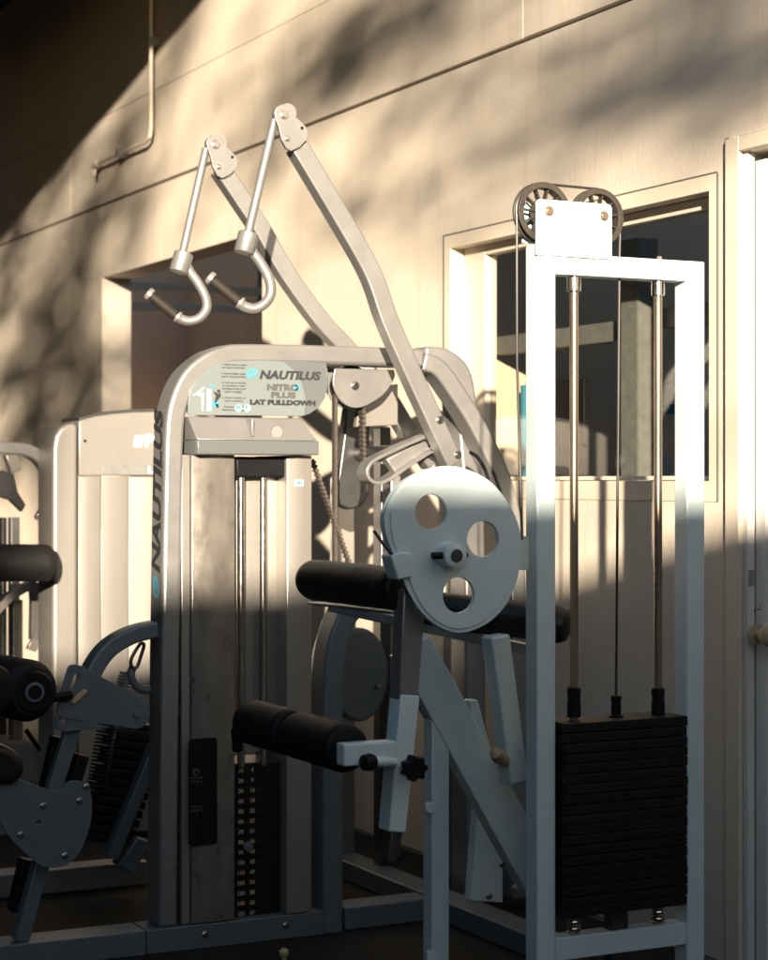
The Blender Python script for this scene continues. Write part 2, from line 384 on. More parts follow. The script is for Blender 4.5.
# bookcase with pale binders
P0 = at(575, 350, x=5.0); P1 = at(608, 350, x=5.0)
bc = thing('bookcase', 'wooden bookcase with pale binders seen deep behind the window', 'bookcase', (5.0, P0.y, 0))
y0_, y1_ = P1.y-.02, P0.y+.45
mb = MB(); mb.box(5.0, 5.35, y0_, y0_+.025, 0, 1.6).box(5.0, 5.35, y1_-.025, y1_, 0, 1.6).box(5.33, 5.349, y0_+.025, y1_-.025, 0, 1.6)
for k in range(5): mb.box(5.001, 5.33, y0_+.026, y1_-.026, .05+.38*k, .07+.38*k)
mb.build('case', WOOD, bc, bevel=.002)
for k in (2, 3):
    yy = y0_+.03
    while yy < y1_-.07:
        t_ = random.uniform(.025, .045); hh = random.uniform(.24, .30)
        mb = MB(); mb.box(5.05, 5.25, yy, yy+t_-.002, .0705+.38*k, .07+.38*k+hh); mb.build('binder', BOOKS, bc, bevel=.002)
        yy += t_
bk = MB(); p = at(667, 402, x=3.9)
bk.bar(p+Vector((0, 0, -.04)), p+Vector((0, -.035, .06)), .02, .14, (1, 0, 0)); tag(bk.build('blue_folder', BOOKB, bevel=.002), 'bright blue folder leaning beside the upright behind the window', 'folder')
cb = thing('low_cabinet', 'pale low cupboard under the shelving inside the window', 'cabinet', (4.2, 4.1, 0))
mb = MB(); mb.box(3.75, 4.25, 3.6, 4.6, 0, 1.12); mb.build('carcass', CONC, cb, bevel=.004)
mb = MB(); mb.box(3.73, 4.27, 3.58, 4.62, 1.121, 1.15); mb.build('worktop', TRIM, cb, bevel=.003)
p = at(670, 470, x=3.9)
rl = MB(); rl.cyl((3.85, p.y-.02, 1.195), (3.85, p.y+.06, 1.195), .045, 24); tag(rl.build('paper_roll', BOOKS, bevel=.002), 'roll of pale paper on the cupboard behind the window', 'paper roll')
sc = thing('monitor', 'thin screen with a bright blue edge standing behind the left of the window', 'screen', (3.35, 4.6, 1.15))
p = at(522, 420, x=3.35); mb = MB(); mb.box(3.35, 3.37, p.y-.01, p.y+.012, 1.15, at(522, 385, x=3.35).z); mb.build('edge', BOOKB, sc, bevel=.002)
mb = MB(); mb.box(3.371, 3.39, p.y-.35, p.y+.012, 1.14, at(522, 383, x=3.35).z); mb.build('housing', BLACK, sc, bevel=.002)

# conduit on the wall
cdt = thing('conduit_pipe', 'thin painted pipe running down the wall top left and bending along it', 'pipe', (WX-.03, 7.8, 2.4))
q = [at(152.5, -60, x=WX-.035), at(152, 40, x=WX-.035), at(151, 128, x=WX-.035), at(150, 136, x=WX-.035), at(146, 141.5, x=WX-.035), at(120, 153, x=WX-.035), at(96, 164, x=WX-.035)]
q[0].y = q[1].y = q[2].y
mb = MB(); mb.tube([q[0], q[1], q[2], q[3], q[4], q[5], q[6]], .0085, 14); mb.build('pipe', WALL, cdt)
mb = MB(); mb.cyl(q[6]+Vector((0, -.03, .0)), q[6]+Vector((0, .03, -.01)), .014); mb.cyl(q[6]+Vector((0, 0.02, 0)), q[6]+Vector((0, .02, -.05)), .008); mb.build('elbow', WALL, cdt)
mb = MB()
for k, t_ in ((1, 0), (5, 0)):
    mb.box(q[k].x-.016, WX-.001, q[k].y-.012, q[k].y+.012, q[k].z-.018, q[k].z+.018)
mb.build('clip', GALV, cdt, bevel=.002)

# unseen canopy read from the upper shade, widened to block more sky
cn = thing('shade_canopy', 'unseen dark boarded canopy over the machines, sized to shade the upper wall and block sky', 'canopy', (1.2, 7, 3.6))
for k in range(24):
    yy = 4.5+k*.235
    mb = MB(); mb.box(-3.2, WX-.002, yy, yy+.232, 3.62, 3.65); mb.build('board', CEIL, cn)
mb = MB(); mb.box(-3.2, WX-.002, 4.5, 4.55, 3.651, 3.80).box(-3.2, -3.14, 4.55, 10.1, 3.651, 3.80); mb.build('fascia', CEIL, cn)
mb = MB(); mb.box(-3.2, WX-.002, 6.0, 6.05, 3.33, 3.619); mb.build('sky_block_beam', CEIL, cn)  # beam added under the boards to block sky light
for k in range(22):  # end and side boards added only to close off the sky
    mb = MB(); mb.box(-3.1+k*.262, -3.1+k*.262+.259, 12.4, 12.43, 0, 3.61); mb.build('sky_block_board', CEIL, cn)
    if k < 21:
        mb = MB(); mb.box(-3.24, -3.21, 4.7+k*.37, 4.7+k*.37+.367, 0, 3.61); mb.build('sky_block_board', CEIL, cn)
for k in range(10):
    mb = MB(); mb.box(-3.2, WX-.002, 10.14+k*.235, 10.14+k*.235+.232, 3.62, 3.65); mb.build('board', CEIL, cn)
for yy in (4.6, 10.0):
    mb = MB(); mb.box(-3.2, -3.1, yy, yy+.1, 0, 3.62); mb.build('post', CEIL, cn)

# unseen wall added behind the camera to cast the shade low down
OB = thing('shade_wall', 'unseen dark wall added behind the camera to shade the lower half', 'wall', (-5, -6, 0))
mb = MB(); mb.box(-16, 6, -6.3, -6, 0, 3.06); mb.build('masonry', STUCCO, OB); mb = MB(); mb.box(-16, 6, -6.35, -5.95, 3.061, 3.15); mb.build('coping', CONC, OB)
OC = thing('left_sky_blocker', 'unseen dark building added on the left to block sky and darken reflections', 'building', (-8, 6, 0))  # unseen block added to keep sky off and darken glass reflections
mb = MB(); mb.box(-7.5, -6.5, -5.9, 22, 0, 7.2); mb.build('masonry', STUCCO, OC); mb = MB(); mb.box(-7.6, -6.4, -5.9, 22, 7.201, 7.35); mb.build('roof_edge', CONC, OC)

for x0, x1, lab in ((-.4, 9, 'unseen tall dark building added behind to cut sky light, on the side of the cream wall'), (-17, -7.2, 'unseen tall dark building added behind to cut sky light, on the open side')):  # unseen blocks added to cut sky light, leaving a gap for the sun
    OD = thing('rear_sky_blocker', lab, 'building', ((x0+x1)/2, -8, 0))
    mb = MB(); mb.box(x0, x1, -9, -6.4, 0, 7.5); mb.build('masonry', STUCCO, OD); mb = MB(); mb.box(x0-.1, x1+.1, -9.1, -6.38, 7.501, 7.65); mb.build('roof_edge', CONC, OD)

# trees behind the added shade wall whose leaves dapple the light
def tree(name, label, base, clumps, n):
    t = thing(name, label, 'tree', base)
    base = Vector(base)
    mb = MB(); top = Vector((base.x+.2, base.y, 4.2))
    mb.tube(cr([base, base+Vector((.1, .05, 2)), top], 5), [.2-.009*k for k in range(11)], 10)
    for c, r, _ in clumps:
        m_ = (top+c)/2+Vector((random.uniform(-.3, .3), random.uniform(-.3, .3), .4))
        q = cr([top-Vector((0, 0, .3)), m_, c], 5); mb.tube(q, [.022*(1-k/(len(q)))+.006 for k in range(len(q))], 6)
    mb.build('trunk', BARK, t)
    V = []; Fc = []
    for c, r, den in clumps:
        for k in range(int(n*den*.11*r*r)):
            p = c+Vector((random.gauss(0, 1)*r[0] if isinstance(r, tuple) else random.gauss(0, .5)*r, random.gauss(0, .5)*r, random.gauss(0, .42)*r))
            a = Vector((random.gauss(0, 1), random.gauss(0, 1), random.gauss(0, 1))).normalized(); b_ = a.orthogonal().normalized()
            s_ = random.uniform(.03, .06); i = len(V)
            V += [p-a*s_*1.7, p+b_*s_*.8, p+a*s_*1.7, p-b_*s_*.8]; Fc.append((i, i+1, i+2, i+3))
    me = bpy.data.meshes.new('crown'); me.from_pydata([tuple(v) for v in V], [], Fc); link_mesh('crown', me, LEAF, t, smooth=False)
def back(px, py, dist):
    """where a leaf clump stands to shade this point of the wall"""
    return at(px, py, x=WX)-tdir*dist
cl = [(Vector((1.80, 3.3, 1.22))-tdir*15.5, .26, .22)]
for px, py, r, den in ((700, 70, .27, .8), (650, 95, .16, .5), (745, 60, .14, .4), (590, 20, .25, .5), (430, 10, .26, .9), (375, 45, .27, 1.1), (320, 80, .24, 1.0), (262, 125, .26, .9), (300, 30, .14, .5), (540, 60, .14, .4), (345, 215, .2, .35), (410, 130, .24, .4), (300, 250, .16, .3), (500, 130, .2, .3), (590, 120, .2, .28), (475, 215, .2, .3), (650, 30, .2, .4), (720, 150, .16, .3), (250, 60, .13, .5), (215, 105, .12, .4),
                       (470, 75, .2, .6), (440, 190, .2, .4), (620, 60, .2, .4), (560, 150, .2, .2)):
    cl.append((back(px, py, 17.5+random.uniform(-1, 1)), r, den))
tree('shade_tree', 'leafy tree standing behind the added shade wall, nearer the building', (-3.4, -12.5, 0), cl, 5200)
cl = []
for px, py, r, den in ((185, 20, .22, .8), (165, 70, .2, .6), (125, 130, .22, .8), (150, 200, .16, .4), (95, 215, .28, 1.0), (75, 260, .30, 1.0), (55, 315, .35, 1.1), (20, 365, .4, 1.2), (60, 400, .35, 1.2), (5, 290, .3, .8), (120, 160, .25, .6),
                       (90, 370, .25, .8), (30, 430, .4, 1.0), (100, 420, .2, .8), (10, 230, .4, 1.0), (0, 180, .5, 1.2), (60, 150, .5, 1)):
    cl.append((back(px, py, 19+random.uniform(-1, 1)), r, den))
tree('shade_tree', 'leafy tree standing behind the added shade wall, farther from the building', (-6.8, -10.8, 0), cl, 5200)

def roller_pad(par, p0, p1, r, name='roller_pad', m=None, hub=False, label=None):
    p0, p1 = Vector(p0), Vector(p1); e_ = .012/(p1-p0).length
    n = 22; ph = random.uniform(0, 6)
    mid = [(e_*1.4+(1-2.8*e_)*k/n, r*(1+.005*math.sin(k*.7+ph)+random.uniform(-.002, .002))) for k in range(n+1)]
    mb = MB(); mb.lathe(p0, p1, [(0, r*.30), (0.0005, r*.80), (e_*.4, r*.93)]+mid+[(1-e_*.4, r*.93), (.9995, r*.80), (1, r*.30)], 40)
    ax = (p1-p0).normalized()
    for v in mb.bm.verts:
        q = v.co-p0; q = q-ax*q.dot(ax); f = 1+.012*math.sin(9*v.co.y+4*v.co.z*9+ph)*math.cos(17*v.co.z+ph); v.co += q*(f-1)
    return mb.build(name, m or VINYL, par, label)

# ================================================================== WHITE LEG MACHINE
def white_machine():
    Y = 3.43; T = .047
    base = at(540, 480, y=Y); t = thing('leg_extension_machine', 'white steel leg machine with a black weight stack, pale cam disc and foam rollers', 'gym machine', (base.x, Y, 0))
    def X(px, y=Y): return at(px, 480, y=y).x
    def Z(px, py, y=Y): return at(px, py, y=y).z
    xl0, xl1 = X(537), X(556); xr0, xr1 = X(687), X(705)
    zt = Z(612, 256); zb = Z(612, 277); lb = Z(620, 931); lb0 = lb-T
    ztl = Z(537, 243)
    mb = MB(); mb.box(xl0, xl1, Y, Y+T, 0.0, ztl); mb.build('upright', WHITE, t, bevel=.004, seg=3)
    mb = MB(); mb.box(xr0, xr1, Y, Y+T, 0.0, zt-.0); mb.build('upright', WHITE, t, bevel=.004, seg=3)
    mb = MB(); mb.box(xl1+.0005, xr0-.0005, Y+.0005, Y+T-.0005, zb, zt-.0003); mb.build('top_beam', WHITE, t, bevel=.0025)
    mb = MB(); mb.box(xl1+.0005, xr0-.0005, Y+.0005, Y+T-.0005, lb0, lb); mb.build('bottom_beam', WHITE, t, bevel=.0025)
    for x0, x1 in ((xl0, xl1), (xr0, xr1)):
        mb = MB(); mb.box(x0-.02, x1+.02, Y-.03, Y+T+.03, .0005, .006); mb.build('foot_plate', WHITE, t, bevel=.002)
    # pulley plates
    yp = Y-.006
    z1 = Z(540, 199, yp); z0 = Z(575, 257, yp); a0, a1 = X(536.5, yp), X(612, yp); r = .008
    pts = [(a0, z0), (a1, z0), (a1, z1-r), (a1-r*.3, z1-r*.3), (a1-r, z1), (a0+r, z1), (a0+r*.3, z1-r*.3), (a0, z1-r)]
    mb = MB(); mb.xz(pts, yp, yp+.0055); mb.build('pulley_plate', WHITE, t, bevel=.0012)
    mb = MB(); mb.xz([(a0, z0+.03)]+[(a1, z0+.03)]+pts[2:], Y+T+.001, Y+T+.007); mb.build('pulley_plate', WHITE, t, bevel=.0012)
    mb = MB(); mb.bar(at(568, 256, y=yp-.0005), at(596, 258, y=yp-.0005), .001, .002); mb.build('weld_seam', TRIM, t)
    for xa_, xb_, z_ in ((xl1, xl1, (zb, zt)), (xr0, xr0, (zb, zt)), (xl1, xl1, (lb0, lb)), (xr0, xr0, (lb0, lb))):
        for yy_ in (Y-.0002, Y+T):
            pts_ = [Vector((xa_+random.uniform(-.0004, .0004), yy_, z_[0]+.003+(z_[1]-z_[0]-.006)*k/12)) for k in range(13)]
            mb = MB(); mb.tube(pts_, [.0011+.0005*(k % 2) for k in range(13)], 6); mb.build('weld_seam', WHITE, t)
    # spoked pulleys
    yc = Y+T/2
    for bx, by, R_ in ((549, 211, .062), (604, 216, .060)):
        c = at(bx, by, y=yp); cx, cz = c.x, c.z
        bolt((cx, yp-.0002, cz), .0085, t, CONC and BRASSY, name='bolt')
        prof = [(0, R_*.80), (0, R_), (.16, R_), (.34, R_*.90), (.66, R_*.90), (.84, R_), (1, R_), (1, R_*.80)]
        mb = MB(); seg = 40; prev = None; first = None
        W = .026
        for tt, rr in prof:
            q = mb.ring([(cx+rr*math.cos(2*math.pi*k/seg), yc-W/2+tt*W, cz+rr*math.sin(2*math.pi*k/seg)) for k in range(seg)])
            if prev: mb.bridge(prev, q)
            else: first = q
            prev = q
        mb.bridge(prev, first)
        po = mb.build('pulley', WHEEL, t, bevel=.0008)
        mb = MB(); mb.cyl((cx, yc-W/2+.001, cz), (cx, yc+W/2-.001, cz), .015)
        for k in range(11):
            an = 2*math.pi*(k+.3)/11; d = Vector((math.cos(an), 0, math.sin(an)))
            mb.bar(Vector((cx, yc, cz))+d*.014, Vector((cx, yc, cz))+d*R_*.82, .003, .014, (0, 1, 0))
        mb.cyl((cx, yc-.002, cz), (cx, yc+.002, cz), R_*.45, 32)
        mb.build('spokes', WHEEL, po)
        if bx == 549: c1 = (cx, cz)
        else: c2 = (cx, cz)
    # guide rods
    zr0 = .10
    for px in (574, 658):
        x = X(px, yc)
        mb = MB(); mb.cyl((x, yc, lb), (x, yc, zb+.001), .0090, 20); ro = mb.build('guide_rod', BRASSY, t)
        mb = MB(); mb.lathe((x, yc, zb-.032), (x, yc, zb-.001), [(0, .0125), (.05, .0145), (.95, .0145), (1, .0125)], 24); mb.build('collar', CHROME, ro)
        mb = MB(); mb.cyl((x, yc, zt), (x, yc, zt+.008), .008, 6); mb.build('rod_nut', CHROME, ro)
        p = at(px, 717, y=yc).z
        mb = MB(); mb.lathe((x, yc, p), (x, yc, p+.062), [(0, .0145), (.5, .0145), (.52, .0135), (.72, .0135), (.74, .0145), (.95, .0145), (1, .012)], 24); mb.build('bushing', BLACK, ro)
        pts = [(x+.013*math.cos(k*.6), yc+.013*math.sin(k*.6), lb+.001+.0011*k*.6/1.0) for k in range(70)]
        mb = MB(); mb.tube(pts, .0022, 6); mb.build('spring', CHROME, ro)
    # weight stack
    ys0 = 3.402; sx0 = at(566, 735, y=ys0).x; sx1 = at(688, 735, y=ys0).x; yd = .104
    ztop = at(688, 716, y=ys0).z; zbot = at(688, 905, y=ys0).z
    n = 19; hgt = (ztop-zbot)/n
    mb = MB(); mb.box(sx0, sx1, ys0, ys0+yd, ztop-hgt+.0015, ztop); mb.build('weight_plate', IRON, t, bevel=.0018)
    m0 = None
    for k in range(1, n):
        zc = ztop-hgt*k
        if m0 is None:
            mb = MB(); mb.box(sx0+.0012, sx1-.0005, ys0, ys0+yd, -hgt+.0014, 0); me = bpy.data.meshes.new('weight_plate'); bmesh.ops.recalc_face_normals(mb.bm, faces=mb.bm.faces); mb.bm.to_mesh(me)
            me.transform(Matrix.Translation(-OFF[t.name])); me.materials.append(IRON); m0 = me
        o = bpy.data.objects.new('weight_plate', m0); COL.objects.link(o); o.parent = t; o.location = (random.uniform(-.0018, .0018), random.uniform(-.0012, .0012), zc-random.uniform(0, .0008))
        b_ = o.modifiers.new('bevel', 'BEVEL'); b_.width = .002; b_.segments = 2
    xc = X(616, yc)
    mb = MB(); mb.lathe((xc, yc, ztop), (xc, yc, ztop+.045), [(0, .016), (.08, .016), (.1, .0105), (.8, .0105), (.85, .012), (1, .011)], 20); mb.build('stem_cap', BLACK, t)
    mb = MB(); mb.box(xc-.02, xc+.02, yc-.015, yc+.015, lb0-.02, zbot); mb.build('stem', DARKSTEEL, t)
    # cable: stack -> right pulley -> left pulley -> cam
    rr = .060
    pts = [(xc, yc, ztop+.04), (c2[0]+rr*.96, yc, zt+.01)]
    pts = [Vector(p) for p in pts]
    pts += [Vector((c2[0]+rr*math.cos(R(a)), yc, c2[1]+rr*math.sin(R(a)))) for a in range(0, 95, 8)]
    pts += [Vector((c1[0]+rr*math.cos(R(a)), yc, c1[1]+rr*math.sin(R(a)))) for a in range(88, 200, 8)]
    pts += [at(517, 360, y=Y-.05), at(520, 460, y=Y-.09), at(522, 540, y=Y-.12)]
    mb = MB(); mb.tube(pts, .0029, 8); mb.build('cable', CABLE, t)
    # cam disc
    yf = 3.30
    outer = [(384, 499), (394, 482), (411, 471), (437, 466), (461, 467), (482.5, 474), (499, 487), (512, 507), (518, 530), (519, 553), (515, 576), (507, 597), (493, 615), (475, 627), (461, 630), (445, 626), (429, 613), (417, 597), (409, 583), (400, 566), (390, 545), (384, 524)]
    out_ = [(384.5, 523), (386.5, 507.5), (398, 487), (419, 472), (445, 466), (467, 469.5), (489.5, 481), (507, 501), (517, 521), (521, 538.5), (520.5, 561), (516, 583), (507, 603), (494, 618), (478.5, 628), (461, 632.6), (445, 629.5), (430, 620.4), (417.6, 607), (409, 592), (402, 576), (394.5, 556), (387.5, 539)]
    inn_ = [(391, 521), (394, 503), (404, 487), (421, 476), (445, 472), (467, 475.5), (489.5, 489), (505, 509), (513.5, 531), (515, 556), (511.7, 578), (503, 600), (489.5, 616), (474, 625.5), (459, 628.5), (443, 624.5), (429, 614), (419, 600), (411, 583), (402, 562), (394, 541)]
    def hl(yy): return [pcirc(a_, b_, 17.8, yy) for a_, b_ in ((430.4, 512), (482.4, 539), (458, 595))]
    cam_o = plate('cam_disc', pix(out_, yf+.003, 5), hl(yf+.003), MXZ(yf+.003), .006, WHITE, t, 'pale cam disc with three round holes')
    def pr_(hs_): return [[(a_, b_) for a_, b_ in h_] for h_ in hs_]
    plate('cam_face', pix(inn_, yf, 5), [circle(sum(p_[0] for p_ in h_)/len(h_), sum(p_[1] for p_ in h_)/len(h_), (max(p_[0] for p_ in h_)-min(p_[0] for p_ in h_))/2+.0008) for h_ in hl(yf+.003)], MXZ(yf), .0028, WHITE, cam_o)
    def grow(k): return [(452+(x-452)*k, 550+(y-550)*k) for x, y in out_]
    plate('cam_rim', pix(grow(.955), yf+.0095, 5), [pix(grow(.92), yf+.0095, 5)], MXZ(yf+.0095), .017, WHITE, cam_o)
    back_ = [(x-3.0*(x < 470)-1, y) for x, y in grow(.985)]
    plate('cam_flange', pix(back_, yf+.027, 5), [pix([(450+(x-450)*.90, 548+(y-548)*.90) for x, y in back_], yf+.027, 5)], MXZ(yf+.027), .006, WHITE, cam_o, bevel=.0015)
    c = at(447, 555, y=yf)
    mb = MB(); mb.lathe((c.x, yf-.038, c.z), (c.x, yf+.001, c.z), [(0, .019), (.06, .0235), (.9, .0235), (1, .027)]); mb.build('hub', WHITE, cam_o)
    mb = MB(); mb.cyl((c.x, yf-.041, c.z), (c.x, yf-.0375, c.z), .0125); mb.build('shaft_end', DARKSTEEL, cam_o, bevel=.001)
    mb = MB(); mb.cyl((c.x-.044, yf-.022, c.z), (c.x-.022, yf-.022, c.z), .007, 12); mb.cyl((c.x+.022, yf-.022, c.z), (c.x+.032, yf-.022, c.z), .006, 12); mb.build('set_screw', BLACK, cam_o, bevel=.001)
    # cable clamp on the cam's left, tab to the frame on its right
    mb = MB(); mb.pxz([(391, 556), (401, 552), (412, 553), (413, 577), (398, 580)], yf-.012, .045); mb.build('cable_clamp', WHITE, t, bevel=.003)
    q = [at(374, 531, y=yf+.02), at(384, 545, y=yf+.0), at(396, 560, y=yf-.002)]
    mb = MB(); mb.tube(cr(q, 5), .003, 8); mb.build('cable', CABLE, t)
    q = [at(a, c_, y=yf+.022) for a, c_ in ((402, 578), (408, 593), (420, 609), (434, 622), (450, 630.5), (470, 629.5), (492, 618))]
    mb = MB(); mb.tube(cr(q, 5), .0035, 8); mb.build('cable', CABLE, t)
    p0, p1 = at(516, 537, y=3.36), at(531, 537, y=3.43)
    mb = MB(); mb.prism([at(514, 536, y=3.36), at(529, 536, y=3.43), at(529, 570, y=3.43), at(514, 570, y=3.36)], (.0, .02, 0)); mb.build('side_tab', WHITE, t, bevel=.002)
    # axle carrying the cam through to the seat frame
    mb = MB(); mb.cyl((c.x, yf+.04, c.z), (c.x, 3.50, c.z), .014); mb.build('axle', DARKSTEEL, t)
    # upper roller pad
    xr = 1.735; zr = at(405, 590, y=3.36).z
    def roller(x, z, ya, yb_, r, name='roller_pad', m=VINYL):
        L_ = yb_-ya; e_ = .012/L_
        return roller_pad(t, (x, ya, z), (x, yb_, z), r, name, m)
    roller(xr, zr, 3.365, 3.80, .043)
    # rail under the roller sloping towards the frame, and seat pad behind the cam
    mb = MB(); mb.bar(at(318, 603, y=3.86), at(404, 613, y=3.42), .05, .006); mb.build('pad_rail', WHITE, t, bevel=.001)
    mb = MB(); mb.bar(at(330, 606, y=3.95), at(540, 652, y=3.62), .03, .022); mb.build('pad_rail', SILVER, t, bevel=.002)
    a_, b2 = at(400, 590, y=3.85), at(570, 626, y=3.56); a_.z = b2.z+.035
    mb = MB(); mb.lathe(a_, b2, [(0, .02), (.02, .035), (.05, .040), (.94, .040), (.98, .034), (.998, .02), (1, .003)], 28); mb.build('seat_pad', VINYL, t)
    # steel arm and white sleeve carrying the foam rollers
    ya = 3.34
    mb = MB(); mb.prism([at(404, 590, y=ya), at(427, 590, y=ya), at(418, 700, y=ya), at(399, 700, y=ya)], (0, .04, 0)); mb.build('swing_arm', SILVER, t, 'grey steel arm sliding into the white sleeve', bevel=.003)
    mb = MB(); mb.prism([at(401, 695, y=ya-.004), at(420, 696, y=ya-.004), at(406, 833, y=ya-.004), at(389, 832, y=ya-.004)], (0, .048, 0)); sl = mb.build('sleeve', WHITE, t, bevel=.003, seg=3)
    mb = MB(); mb.prism([at(392, 832, y=ya), at(403, 832, y=ya), at(397, 862, y=ya), at(387, 862, y=ya)], (0, .036, 0)); mb.build('swing_arm', DARKSTEEL, t, bevel=.002)
    # stub
    x0 = at(398, 750, y=ya).x
    pz = at(395, 752, y=ya).z
    mb = MB(); mb.box(x0-.125, x0-.014, ya-.022, ya+.012, pz-.018, pz+.024); mb.build('roller_bracket', WHITE, t, bevel=.003)
    mb = MB(); q0 = at(372, 762, y=ya-.03); q1 = at(394, 762, y=ya-.015)
    mb.cyl(q0, q1, .0105, 18); mb.build('pin_tube', WHITE, t)
    mb = MB(); mb.lathe(q0-Vector((.024, .004, 0)), q0+Vector((.004, 0, 0)), [(0, .008), (.15, .015), (.7, .017), (1, .014)], 18); mb.build('pin_knob', BLACK, t)
    q0 = at(403, 766, y=ya-.005); q1 = at(414, 768, y=ya-.045)
    mb = MB(); mb.cyl(q0, q1, .008, 12); mb.build('knob_stem', WHITE, t)
    star = []
    for k in range(49):
        an = 2*math.pi*k/48; star.append((q1.x+(.0225+.0032*math.cos(an*7))*math.cos(an), q1.z+(.0225+.0032*math.cos(an*7))*math.sin(an)))
    mb = MB(); mb.xz(star[:-1], q1.y-.012, q1.y+.012); mb.build('star_knob', BLACK, t, bevel=.003)
    # foam rollers
    xf = 1.612; zf = at(350, 750, y=3.35).z
    roller(xf, zf, 3.362, 3.598, .0475, 'foam_roller', FOAM); roller(xf, zf, 3.622, 3.84, .0475, 'foam_roller', FOAM)
    mb = MB(); mb.cyl((xf, 3.33, zf), (xf, 3.90, zf), .013, 16); mb.build('roller_tube', DARKSTEEL, t)
    mb = MB(); mb.bar(at(238, 752, y=3.90), at(236, 728, y=3.90), .02, .02, (0, 1, 0)); mb.build('end_cap', BLACK, t, bevel=.004)
    # seat frame: vertical leg, diagonal, pegs, links
    yv = 3.72
    xa, xb = at(432, 800, y=yv).x, at(449.5, 800, y=yv).x
    mb = MB(); mb.box(xa, xb, yv, yv+.042, 0, at(440, 712, y=yv).z); mb.build('front_leg', WHITE, t, bevel=.003)
    p0, p1 = at(414, 646, y=yv-.003), at(541, 880, y=yv-.003)
    mb = MB(); mb.band([(p0.x, p0.z), (p1.x, p1.z)], .088, yv-.003, .046); mb.build('diagonal_brace', WHITE, t, bevel=.003)
    for px, py in ((430, 806), (431, 954)):
        q = at(px, py, y=yv-.004)
        mb = MB(); mb.lathe((q.x-.012, yv-.03, q.z), (q.x, yv+.004, q.z), [(0, .005), (0, .0105), (.2, .0115), (.22, .008), (1, .008)], 16); mb.build('peg', WHITE, t)
    for px, py in ((502, 864), (515, 888)):
        bolt(at(px, py, y=yv-.003), .007, t, CHROME)
    mb = MB(); p0 = at(501, 636, y=3.60); p1 = at(520, 784, y=3.60); mb.band([(p0.x, p0.z), (p1.x, p1.z)], .046, 3.60, .05); mb.build('link_arm', WHITE, t, bevel=.005)
    mb = MB(); mb.lathe(at(494, 752, y=3.575), at(505, 762, y=3.60), [(0, .004), (.1, .013), (.5, .016), (1, .012)], 18); mb.build('stop_knob', KNOBT, t)
    p = at(449.5, 960, y=yv+.005); mb = MB(); mb.box(p.x+.0005, xl0-.001, yv+.006, yv+.04, .035, .075); mb.build('base_rail', WHITE, t, bevel=.003)
    # tilted white shin plate low behind the brace
    y2 = 4.02
    mb = MB(); mb.pxz([(470, 700), (478, 700), (504, 800), (503, 903), (470, 901), (478, 800)], y2, .03); mb.build('rear_plate', WHITE, t, bevel=.003)
    bolt(at(489, 896, y=y2), .007, t, CHROME)
white_machine()
